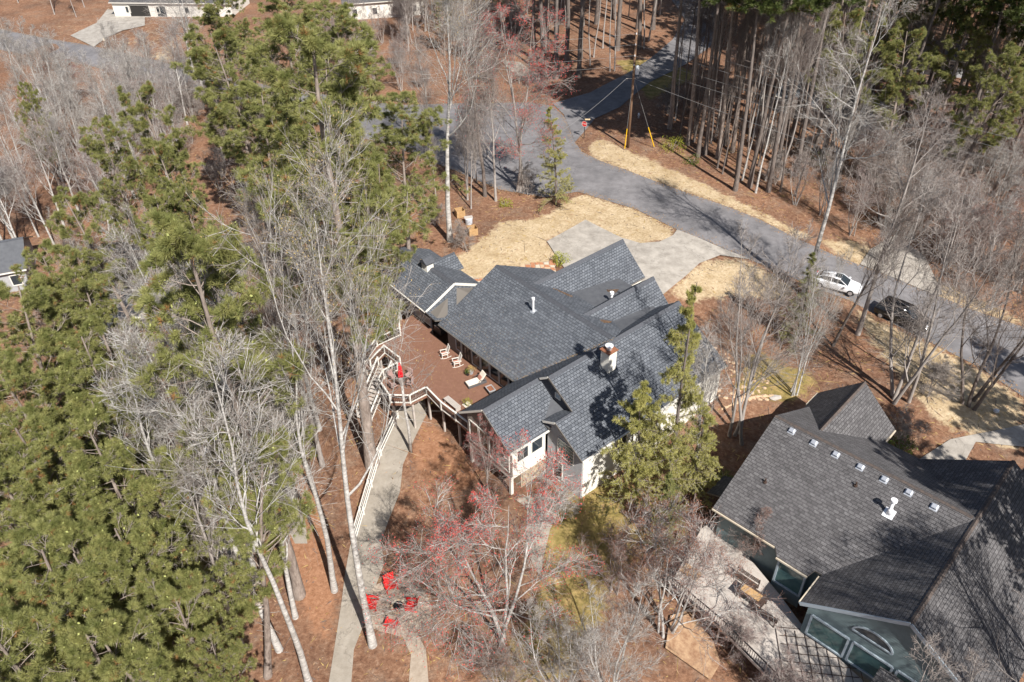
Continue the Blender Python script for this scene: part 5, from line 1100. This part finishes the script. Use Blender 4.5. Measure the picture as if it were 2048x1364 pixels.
b = gnd(640, 1010); plant(BT[6], b, 22, 'slender grey trunk between the handrail and the narrow path', name='bare_tree', bark='barkg', twig='twigg', sx=.8)
bt(0, 645, 930, 500, 430, 'leafless tree with tan pods behind the tall pale barked one', bark='barkg', twig='twigg', rz=3.3, sx=.72)
bt(4, 1005, 1285, 968, 925, 'red flowering maple in front of the sun room, closest to the camera', bark='barkw', twig='twigw', rz=.5, sx=1.0)
bt(4, 975, 985, 965, 855, 'small red flowering maple against the sun room corner', bark='barkg', twig='twigg', rz=2.5, sx=.8)
bt(5, 1335, 1275, 1345, 990, 'leafless tree with orange brown buds beside the grey neighbouring deck', bark='barkw', twig='twigp', rz=1.5, sx=.95)
bt(5, 1500, 1130, 1500, 1005, 'small leafless shrubby tree with orange brown buds at the neighbouring eave', bark='barkg', twig='twigp', rz=3.5, sx=.8)
bt(3, 1215, 1420, 1230, 1170, 'dense white twigged multi stemmed tree at the bottom edge, right of centre', bark='barkw', twig='twigw', rz=1, sx=1.0)
bt(3, 1120, 1400, 1110, 1205, 'thin white twigged tree at the bottom edge in front of the mossy lawn', bark='barkw', twig='twigw', rz=3, sx=1.0)
bt(7, 1120, 1045, 1120, 985, 'low leafless shrub at the foot of the grey rear wall', bark='barkw', twig='twigw', rz=2, sx=1.4)
bt(5, 1230, 1180, 1215, 1060, 'rust tinted leafless shrub on the mossy lawn below the conifers', twig='twigp', rz=4, sx=1.2)
bt(7, 1560, 1400, 1560, 1300, 'tangled brown shrub under the neighbouring deck railing', twig='twigp', sx=1.6); bt(7, 1460, 1310, 1450, 1240, 'tangled brown shrub between deck railing and leafy terrace', twig='twigp', sx=1.5)
bt(5, 1010, 1400, 1000, 1290, 'leafless red budded sapling at the bottom edge below the maple', twig='twigg', sx=1.3)
# --- street side
bt(0, 900, 482, 848, -60, 'tall grey leafless tree beside the wooden compost bins', bark='barkw', twig='twigw', rz=.2, sx=.95)
bt(6, 970, 392, 955, -20, 'tall brown trunked leafless tree right of the one by the compost bins', bark='barkd', twig='twigg', rz=1.2, sx=1.2)
bt(2, 992, 402, 985, 120, 'slender leafless tree between the brown trunk and the junction', bark='barkg', twig='twigg', rz=1.9)
bt(4, 1042, 382, 1110, -10, 'leaning red tipped maple at the road junction', bark='barkg', twig='twigg', rz=5.5, sx=.9)
bt(2, 868, 300, 850, 30, 'slim leafless tree on the far side of the big pine', bark='barkg', twig='twigg', rz=2.9)
bt(2, 935, 400, 915, 200, 'young leafless tree behind the compost bins', bark='barkg', twig='twigg', rz=.9)
bt(7, 1060, 385, 1060, 330, 'arching leafless shrub beside the cedar at the street edge', twig='twigg', sx=1.6); bt(7, 930, 500, 925, 455, 'small leafless shrub below the compost bins', twig='twigg', sx=1.3); bt(7, 870, 450, 868, 405, 'leafless shrub in the pine straw left of the compost bins', twig='twigg', sx=1.3)
plant(CT[0], gnd(1112, 410), tall(gnd(1112, 410), 1108, 205), 'yellow green cedar beside the street junction', rz=1, name='cedar_tree', sx=1.0)
plant(CT[0], gnd(1330, 1010), tall(gnd(1330, 1010), 1395, 535), 'tall yellow green cedar against the white east wall', rz=2, name='cedar_tree', sx=.68)
plant(CT[1], gnd(1272, 1010), tall(gnd(1272, 1010), 1300, 760), 'broad bushy cedar in front of the tall one, nearest the rear wing', rz=3, name='cedar_tree', sx=.95)
plant(CT[1], gnd(1385, 985), tall(gnd(1385, 985), 1398, 800), 'drooping cedar between the tall cedar and the neighbouring roof', rz=4, name='cedar_tree', sx=.85)
plant(CT[2], gnd(1330, 1100), tall(gnd(1330, 1100), 1340, 930), 'low dark green cedar on the lawn below the other cedars', rz=5, name='cedar_tree', sx=1.0)
bt(2, 1388, 960, 1420, 640, 'thin pale leafless tree growing up through the cedars', bark='barkw', twig='twigw', sx=.9)
plant(CT[2], gnd(1590, 690), tall(gnd(1590, 690), 1625, 490), 'thin green cedar between two leafless trees near the white car', rz=5, name='cedar_tree', sx=.9)
bt(3, 1470, 872, 1555, 430, 'many stemmed leafless tree above the stone edging, its base in shade', bark='barkg', twig='twigg', rz=1, sx=.9)
bt(3, 1588, 790, 1640, 470, 'white barked forked tree standing by the flat boulder', bark='barkw', twig='twigw', rz=4.1, sx=.6)
bt(1, 1606, 594, 1705, -25, 'tall white barked tree by the near kerb whose shadow crosses the street', bark='barkw', twig='twigw', rz=1.1, sx=.8)
bt(2, 1665, 692, 1800, 420, 'dark leaning leafless tree below the white car', bark='barkd', twig='twigg', rz=0, lean=.12, leanaz=0)
bt(3, 1790, 800, 1935, 340, 'many stemmed pale tree in front of the black car', bark='barkg', twig='twigg', rz=2)
bt(3, 1938, 812, 2040, 380, 'dark many stemmed tree near the right edge', bark='barkd', twig='twigg', rz=3)
bt(1, 1715, 668, 1850, 150, 'tall leafless tree between the two parked cars on the near verge', bark='barkg', twig='twigg', rz=5, sx=.8)
bt(7, 1850, 790, 1860, 700, 'tangled leafless shrub right of the many stemmed pale tree', bark='barkg', twig='twigw', sx=1.7); bt(7, 1795, 880, 1800, 830, 'leafless shrub on the slope behind the neighbouring gable', twig='twigw', sx=1.5)
for (x, y, tx, ty) in ((1700,470,1725,330),(1760,440,1790,260),(1820,480,1850,300),(1890,520,1925,330),(1960,540,2000,340),(2030,580,2070,380),(1640,430,1670,290),(1850,400,1890,220),(1950,430,1990,240),(2040,460,2090,270),(1730,380,1760,210),(2010,380,2050,200),(1680,350,1700,200),(1900,340,1940,170),(1800,340,1830,180),(1590,410,1610,300),(1980,620,2010,470),(1770,530,1790,400)):
    bt(random.choice([2, 3, 3, 3]), x, y, tx, ty, 'greyish leafless tree in the twiggy thicket across the street from the cars', group='leafless thicket across the street', bark=random.choice(['barkg', 'barkw']), twig=random.choice(['twigg', 'twigp', 'twigw']), sx=1.0)
for b in scatter([(1600,400),(1780,340),(2048,330),(2100,600),(1990,600),(1880,545),(1760,470)], 34, 21, 1.8):
    plant(BT[random.choice([3, 3, 5, 2])], b, random.uniform(7, 12), 'greyish leafless tree in the twiggy thicket across the street from the cars', group='leafless thicket across the street', name='bare_tree', bark=random.choice(['barkg', 'barkw']), twig=random.choice(['twigg', 'twigp', 'twigw']), sx=1.1)
for b in scatter([(1300,200),(1440,130),(1900,60),(2048,250),(2000,360),(1700,360),(1560,380),(1400,300)], 60, 22, 2):
    plant(BT[random.choice([7, 7, 5])], b, random.uniform(2.5, 5), 'low leafless undergrowth shrub between the trunks of the wood', cat='shrub', group='undergrowth of the upper right wood', name='shrub', twig=random.choice(['twigg', 'twigp', 'twigd']), sx=1.3)
for b in scatter([(800,-40),(1090,-60),(1100,180),(1000,170),(880,180),(790,180)], 40, 23, 1.5):
    plant(BT[random.choice([7, 5])], b, random.uniform(3, 6), 'leafless brush of the thin growth beyond the street at the top', cat='shrub', group='brush beyond the street at the top', name='shrub', twig=random.choice(['twigg', 'twigp']), sx=1.4)
for b in scatter([(600,-20),(840,-20),(830,190),(640,180)], 22, 26, 2):
    plant(BT[random.choice([3, 2, 5])], b, random.uniform(7, 13), 'leafless tree beside the white walled house at the top', group='leafless trees by the white walled house', name='bare_tree', bark='barkg', twig=random.choice(['twigg', 'twigp']), sx=1.0)
for b in scatter([(-40,-20),(180,-20),(190,40),(20,50)], 7, 27, 3):
    plant(BT[2], b, random.uniform(12, 16), 'leafless tree in the orange straw at the top left corner', group='leafless trees at the top left corner', name='bare_tree', bark='barkg', twig='twigg', sx=.8)
for b in scatter([(430,130),(620,160),(600,260),(430,420),(300,200)], 26, 24, 1.5):
    plant(BT[random.choice([7, 5, 3])], b, random.uniform(3, 8), 'leafless brush under the pines by the upper left street', cat='shrub', group='brush under the upper left pines', name='shrub', twig=random.choice(['twigg', 'twigp', 'twigw']), sx=1.3)
for b in scatter([(380,800),(560,740),(640,900),(560,1000),(420,1000),(330,900)], 14, 25, 1.8):
    plant(BT[random.choice([7, 2])], b, random.uniform(4, 8), 'thin pale leafless sapling among the trunks left of the path', group='saplings left of the path', name='sapling', twig='twigw', bark='barkw', sx=1.2)
for x, y in ((1760,60),(1850,40),(1930,110),(2010,60),(1820,130),(1980,170),(1700,90),(2040,130)):
    plant(PT[3], crown_at(x, y, 20), 20, 'bright green pine crown standing among the upper right wood', group='bright pines of the upper right wood', name='pine_tree', sx=1.1)
for x, y in ((1900, 250), (1960, 300), (1850, 230)):
    bt(5, x, y, x+10, y-90, 'leafless tree with rusty dead leaves in the far right wood', group='rusty leaved trees in the wood', twig='twigp', sx=1.3)
# --- pines of the front wood
for x, y, tx in ((1339,257,1360),(1376,289,1405),(1396,313,1440),(1410,308,1450),(1435,316,1475),(1433,260,1465),(1449,289,1490),(1464,304,1500),(1470,381,1536),(1484,360,1535),(1499,374,1545),(1511,386,1560),(1536,383,1590),(1517,289,1560),(1220,143,1228),(1229,142,1240),(1288,98,1300),(1320,30,1330),(1555,330,1610),(1580,290,1640),(1590,350,1650)):
    b = gnd(x, y); i = random.random()
    if x in (1470, 1339, 1376, 1449, 1435) or i < .6: plant(PT[2], b, random.uniform(30, 35), 'tall straight pine at the front of the wood beyond the street', group='pines along the wood edge', rz=None, name='pine_tree', sx=1.45, thin=.58, bark=random.choice(['pinebark', 'barkd']))
    else: plant(BT[6], b, random.uniform(20, 26), 'slender leafless trunk at the front of the wood beyond the street', group='slender trunks along the wood edge', name='bare_tree', bark=random.choice(['barkg', 'barkw']), sx=.7)
for j, b in enumerate(scatter([(1440,130),(1480,20),(2048,-120),(2200,300),(2048,420),(1800,330),(1620,330),(1500,270),(1400,200)], 175, 5, 1.9)):
    if random.random() < .62: plant(PT[2], b, random.uniform(26, 35), 'pine inside the dark wood at the upper right', group='pines in the upper right wood', name='pine_tree', thin=.7, sx=random.uniform(1.0, 1.3), bark=random.choice(['pinebark', 'barkd', 'barkd']))
    else: plant(BT[random.choice([6, 6, 2])], b, random.uniform(16, 24), 'leafless tree inside the dark wood at the upper right', group='leafless trees in the upper right wood', name='bare_tree', bark=random.choice(['barkg', 'barkd', 'barkw']), twig='twigg', sx=.8)
for b in scatter([(1330,262),(1400,318),(1475,372),(1600,395),(1640,330),(1560,250),(1420,190),(1340,200)], 38, 31, 1.3):
    plant(BT[6], b, random.uniform(18, 26), 'slender leafless trunk crowding the front of the dark wood', group='slender trunks crowding the wood', name='bare_tree', bark=random.choice(['barkd', 'barkd', 'barkg', 'pinebark']), twig='twigd', sx=random.uniform(.6, .9))
for b in scatter([(1090,60),(1200,-60),(1330,-60),(1300,90),(1200,150),(1110,170),(1060,110)], 40, 6):
    if random.random() < .6: plant(PT[2], b, random.uniform(27, 34), 'pine of the small dark stand left of the side road', group='pines left of the side road', name='pine_tree', sx=1.2, bark='barkd')
    else: plant(BT[6], b, random.uniform(18, 24), 'leafless tree of the small dark stand left of the side road', group='leafless trees left of the side road', name='bare_tree', bark='barkg', twig='twigp', sx=.8)
for b in scatter([(800,-40),(1090,-60),(1060,110),(1000,110),(880,120),(800,150)], 40, 7, 1.8):
    plant(BT[random.choice([6, 2, 3])] if random.random() < .75 else PT[3], b, random.uniform(12, 18), 'tree of the thin mixed growth beyond the street at the top', group='mixed trees beyond the street at the top', name='tree', sx=.9)
for b in scatter([(840,300),(1090,390),(1060,400),(960,430),(870,400)], 5, 8, 3):
    plant(BT[2], b, random.uniform(9, 14), 'thin young leafless tree in the straw between house and junction', group='young trees between house and junction', name='bare_tree', sx=.8)
# --- upper left
bt(1, 392, 168, 322, -40, 'left one of the two pale thick trunks by the upper left street', bark='barkw', twig='twigw', sx=1.25, rz=0); bt(1, 405, 176, 372, -60, 'right one of the two pale thick trunks by the upper left street', bark='barkw', twig='twigw', sx=1.2, rz=2)
for b in scatter([(-60,190),(200,200),(400,230),(430,330),(330,420),(150,520),(-60,540)], 60, 9, 2.2):
    plant(BT[random.choice([1, 2, 3, 2])], b, random.uniform(10, 16), 'pale leafless tree in the tangle at the upper left', group='leafless trees at the upper left', name='bare_tree', bark='barkw', twig=random.choice(['twigw', 'twigw', 'twigp']), sx=1.15)
bt(4, 140, 215, 120, 110, 'red flowering maple in front of the upper left street', twig='twigg', sx=1.3)
for b in scatter([(430,160),(540,140),(560,230),(450,240)], 4, 10, 3): plant(PT[3], b, random.uniform(8, 11), 'young pine near the white house at the top', group='young pines near the white house', name='pine_tree', sx=1.1)
# --- big pines
b = gnd(745, 932); plant(PT[0], b, tall(b, 590, 70), 'tall pine whose thick trunk rises beside the deck stairs', name='pine_tree', rz=.5, sx=1.0)
b = gnd(784, 694); plant(PT[3], b, tall(b, 745, 310), 'slimmer pine whose trunk stands at the left porch end', name='pine_tree', rz=.5, sx=.85)
b = gnd(598, 1190); plant(PT[1], b, tall(b, 405, 400), 'brown trunked pine between the narrow path and the pale barked trees', name='pine_tree', rz=2.5, sx=.85)
for i, (x, y, h, s) in enumerate(((560,90,25,1.1),(470,150,24,.95),(690,110,24,1.05),(640,230,24,1.0),(790,300,21,1.0),(520,270,22,1.05),(730,400,18,.95),(610,360,20,.95),(440,60,22,.9))):
    plant(PT[0 if i % 2 == 0 else 3], crown_at(x, y, h), h, 'big green pine in the clump above the deck and porch', group='pines in the clump above the deck', name='pine_tree', sx=s*1.3, thin=.7)
for i, (x, y, h, s) in enumerate(((310,250,21,1.0),(230,330,21,.9),(370,380,21,.9),(60,230,16,.7),(200,470,20,.95),(400,450,18,.8),(330,480,19,.85),(110,600,21,1.0),(30,700,22,1.1),(190,660,20,.9))):
    plant(PT[3 if i % 2 == 0 else 0], crown_at(x, y, h), h, 'green pine in the mixed stand at the left around the hidden house', group='pines around the hidden house', name='pine_tree', sx=s)
for i, (x, y, h, s) in enumerate(((60,810,21,1.05),(180,800,21,1.0),(260,880,20,.9),(90,940,22,1.05),(220,1000,21,1.0),(350,1010,18,.8),(40,1070,22,1.1),(160,1120,21,1.0),(300,1120,20,.95),(90,1240,22,1.1),(230,1240,21,1.0),(370,1230,19,.85),(30,1370,22,1.1),(170,1370,21,1.05),(310,1350,20,1.0),(430,1370,16,.7),(-40,900,21,1),(-40,1200,21,1))):
    plant(PT[1 if i % 3 else 0], crown_at(x, y, h), h, 'green pine in the dense stand filling the lower left corner', group='pines filling the lower left corner', name='pine_tree', sx=s)
for i, (x, y, h) in enumerate(((130,860,15),(270,960,15),(120,1010,15),(340,900,14),(60,960,15),(240,1150,14),(130,1290,14),(330,1200,14),(390,780,14),(260,700,15),(150,550,16),(90,640,15),(330,560,15),(430,640,16),(250,440,15),(120,480,16))):
    plant(BT[random.choice([2, 3])], crown_at(x, y, h), h, 'pale leafless tree growing up between the pines at left', group='leafless trees between the left pines', name='bare_tree', bark='barkw', twig='twigw', sx=.9)
# --- outside the frame, casting the shade seen on roofs and lawn
for (x, y, z, d, h, i) in ((1950,1000,3,11.6,26,0),(1960,940,3,12,24,2),(1900,900,1,13.5,25,0),(2000,840,-2,17,24,2),(2060,760,-3,14,22,2),(1960,800,-3,20,24,0)):
    p = at(x, y, z); q = (p[0]+.454*d, p[1]-.89*d); plant(PT[i], (q[0], q[1], float(T(*q))), h, 'tall pine just beyond the right edge shading the neighbouring roof', group='pines beyond the right edge', name='pine_tree')
for (x, y, z, d, h, i) in ((1935,1270,2,7,24,1),(1860,1310,1,7,22,2),(1985,1200,2,8,22,2),(1700,1400,-2,6,16,3)):
    p = at(x, y, z); q = (p[0]+.454*d, p[1]-.89*d); plant(BT[i], (q[0], q[1], float(T(*q))), h, 'leafless tree just beyond the lower right corner', group='leafless trees beyond the lower right corner', name='bare_tree')
b = Vector(gnd(822, 905)); hs = tall(b, 808, 768); t = empty('snag', b, 0, 'thin pale dead trunk with a grey broken top in front of the deck', 'dead tree')
MB().tube([(0, 0, -.2), (.06, .05, hs*.35), (-.05, .02, hs*.7), (0, 0, hs)], [.15, .12, .11, .10], 8).build('trunk', 'barkw', t, True); MB().tube([(0, 0, hs), (-.05, .05, hs+.5)], [.14, .2], 8).build('broken_top', 'barkg', t)
# --- shrubs
def shrub(x, y, n_, rx, rh, mk, label, size=.07, seed=1):
    t = empty('shrub', gnd(x, y), 0, label, 'shrub'); leafball('foliage', n_, rx, rh, size, mk, t, rh*.8, seed)
    b = MB()
    for k in range(7): a = k*.9; b.bar((0, 0, 0), (rx*.6*math.cos(a), rx*.6*math.sin(a), rh*1.1), .03)
    b.build('stem', 'barkg', t)
shrub(722, 700, 1500, 1.2, 1.1, 'leafg', 'glossy green shrub by the left deck corner', seed=2)
shrub(1120, 527, 900, .9, .75, 'leafy', 'bright yellow green bush at the flagstone walk', seed=3)
shrub(1010, 412, 500, .8, .5, 'leafy', 'small yellow green bush in the straw by the junction', seed=4)
shrub(1345, 300, 1200, 1.5, 1.0, 'leafy', 'olive shrub at the wood edge right of the guy wire', seed=5); shrub(1385, 328, 700, 1.1, .7, 'leafg', 'small green shrub at the foot of the wood edge trunks', seed=6)
shrub(1800, 902, 1300, 1.3, .9, 'leafg', 'dark green shrub beside the neighbouring gutter', seed=7); shrub(1447, 965, 700, .8, .7, 'leafg', 'green shrub in the shade at the neighbouring wall', seed=8)
shrub(500, 770, 1600, 1.6, 1.3, 'leafg', 'dark evergreen shrub at the head of the narrow path', seed=9); shrub(590, 560, 2200, 2.6, 2.4, 'leafg', 'large evergreen shrub mass behind the seed pod trees', .1, 10)
shrub(690, 590, 1500, 1.8, 1.5, 'leafg', 'evergreen shrub left of the tan path', seed=11); shrub(1640, 330, 1000, 1.3, 1.2, 'leafg', 'evergreen shrub inside the wood near the grey house', seed=12)
shrub(790, 730, 1200, 1.2, .9, 'leafg', 'leafy shrub in the dark under the deck stair', seed=14) if False else None
# fallen sticks and leaves that nobody could count
r_ = np.random.default_rng(77); n_ = 26000
X_ = r_.uniform(-60, 60, n_); Y_ = r_.uniform(22, 110, n_); c = np.stack([X_, Y_, T(X_, Y_)+.02], 1)
bad = np.zeros(n_, bool)
for q in ROADS: bad |= inpoly(X_, Y_, q)
for q in ([(10.9, -5.2), (16.5, -5.5), (20.5, -2), (20.5, 16), (-.3, 20), (-12, 7), (-12, 1), (-3, 1), (0, 1)],): bad |= inpoly((X_-OA[0])*Ax[0]+(Y_-OA[1])*Ax[1], (X_-OA[0])*Bx[0]+(Y_-OA[1])*Bx[1], q)
c = c[~bad]; d = unit(np.stack([r_.normal(size=len(c)), r_.normal(size=len(c)), np.zeros(len(c))+.1], 1)); s = unit(np.cross(d, [0, 0, 1.]))
ln = r_.exponential(.16, len(c))[:, None]+.06; big = r_.random(len(c)) < .06; ln[big] *= 5; wv = np.where(big, .02, .035)[:, None]
V_ = np.stack([c-d*ln, c+s*wv+np.array([0, 0, .02]), c+d*ln, c-s*wv], 1).reshape(-1, 3); k = np.arange(len(c))*4
F_ = np.concatenate([np.stack([k, k+1, k+2], 1), np.stack([k, k+2, k+3], 1)]); mi = np.tile(r_.integers(0, 3, len(c)), 2)
o = instance(fastmesh('leaf_litter', V_, F_, mi, ['litter', 'budtan', 'twigd']), 'leaf_litter'); tag(o, 'fallen leaves and sticks strewn over the pine straw', 'leaf litter', kind='stuff')

def litter(name, pts, mats_, label, size=.05, parent=None):
    c = np.array(pts); d = unit(np.stack([r_.normal(size=len(c)), r_.normal(size=len(c)), r_.normal(size=len(c))*.1], 1)); s = unit(np.cross(d, [0, 0, 1.]))
    l2_ = (size*r_.uniform(.5, 1.8, len(c)))[:, None]; V_ = np.stack([c-d*l2_, c+s*size*.5+np.array([0, 0, .01]), c+d*l2_, c-s*size*.5], 1).reshape(-1, 3); k = np.arange(len(c))*4
    F_ = np.concatenate([np.stack([k, k+1, k+2], 1), np.stack([k, k+2, k+3], 1)]); o = instance(fastmesh(name, V_, F_, np.tile(r_.integers(0, len(mats_), len(c)), 2), mats_), name, parent); return tag(o, label, 'leaf litter' if parent is None else None, kind='stuff')
P_ = []
for line in (street_far, street_near):
    g_ = [gnd(*q)[:2] for q in line]
    for i in range(len(g_)-1):
        L_ = np.linalg.norm(g_[i+1]-g_[i]); k_ = int(L_*22); t = r_.random(k_)[:, None]; q = g_[i]*(1-t)+g_[i+1]*t+r_.normal(size=(k_, 2))*np.array([.45, .45]); P_.append(q)
q = np.concatenate(P_); litter('verge_litter', np.stack([q[:, 0], q[:, 1], T(q[:, 0], q[:, 1])+.075], 1), ['litter', 'straw_', 'straw_'], 'pine straw and grit gathered along the street edges', .09)
q = []
while len(q) < 700:
    a_, b_ = r_.uniform(-6, 11), r_.uniform(-8, .4)
    if inpoly(np.array([a_]), np.array([b_]), [p[:2] for p in poly])[0]: q.append((a_, b_, .015))
litter('deck_litter', q, ['budtan', 'straw_'], None, .035, D)
q = []
for k_ in range(1500):
    a_ = r_.uniform(0, 10.5); b_ = r_.exponential(1.3)
    if b_ < 6.8 and r_.random() < .5: q.append((a_, b_, 2.6+.486*b_+.03))
for k_ in range(420): b_ = r_.uniform(0, 6.8); a_ = 10.66+(2.6+.486*b_-2.6)/kW; q.append((a_+r_.normal()*.12, b_, 2.6+.486*b_+.06))
litter('roof_needles', q, ['straw_', 'litter', 'budtan'], None, .03, H)
# single out the members of the smaller groups by their place
from bpy_extras.object_utils import world_to_camera_view
bpy.context.view_layer.update()
ORD = 'first second third fourth fifth sixth seventh eighth ninth tenth eleventh twelfth thirteenth fourteenth fifteenth sixteenth seventeenth eighteenth nineteenth twentieth'.split()
ORD += ['twenty-'+w_ for w_ in ORD[:9]]+['thirtieth']+['thirty-'+w_ for w_ in ORD[:9]]+['fortieth']
GR = {}
for o in S.objects:
    if o.parent is None and 'group' in o and 'label' in o: GR.setdefault(o['label'], []).append(o)
for lab_, os_ in GR.items():
    if 1 < len(os_) <= 40:
        os_.sort(key=lambda o: world_to_camera_view(S, co, o.location+Vector((0, 0, 8 if o.type == 'EMPTY' else 0))).x)
        ws = lab_.split()
        for i, o in enumerate(os_): o['label'] = ' '.join(ws[:12])+', '+ORD[i]+' from left'
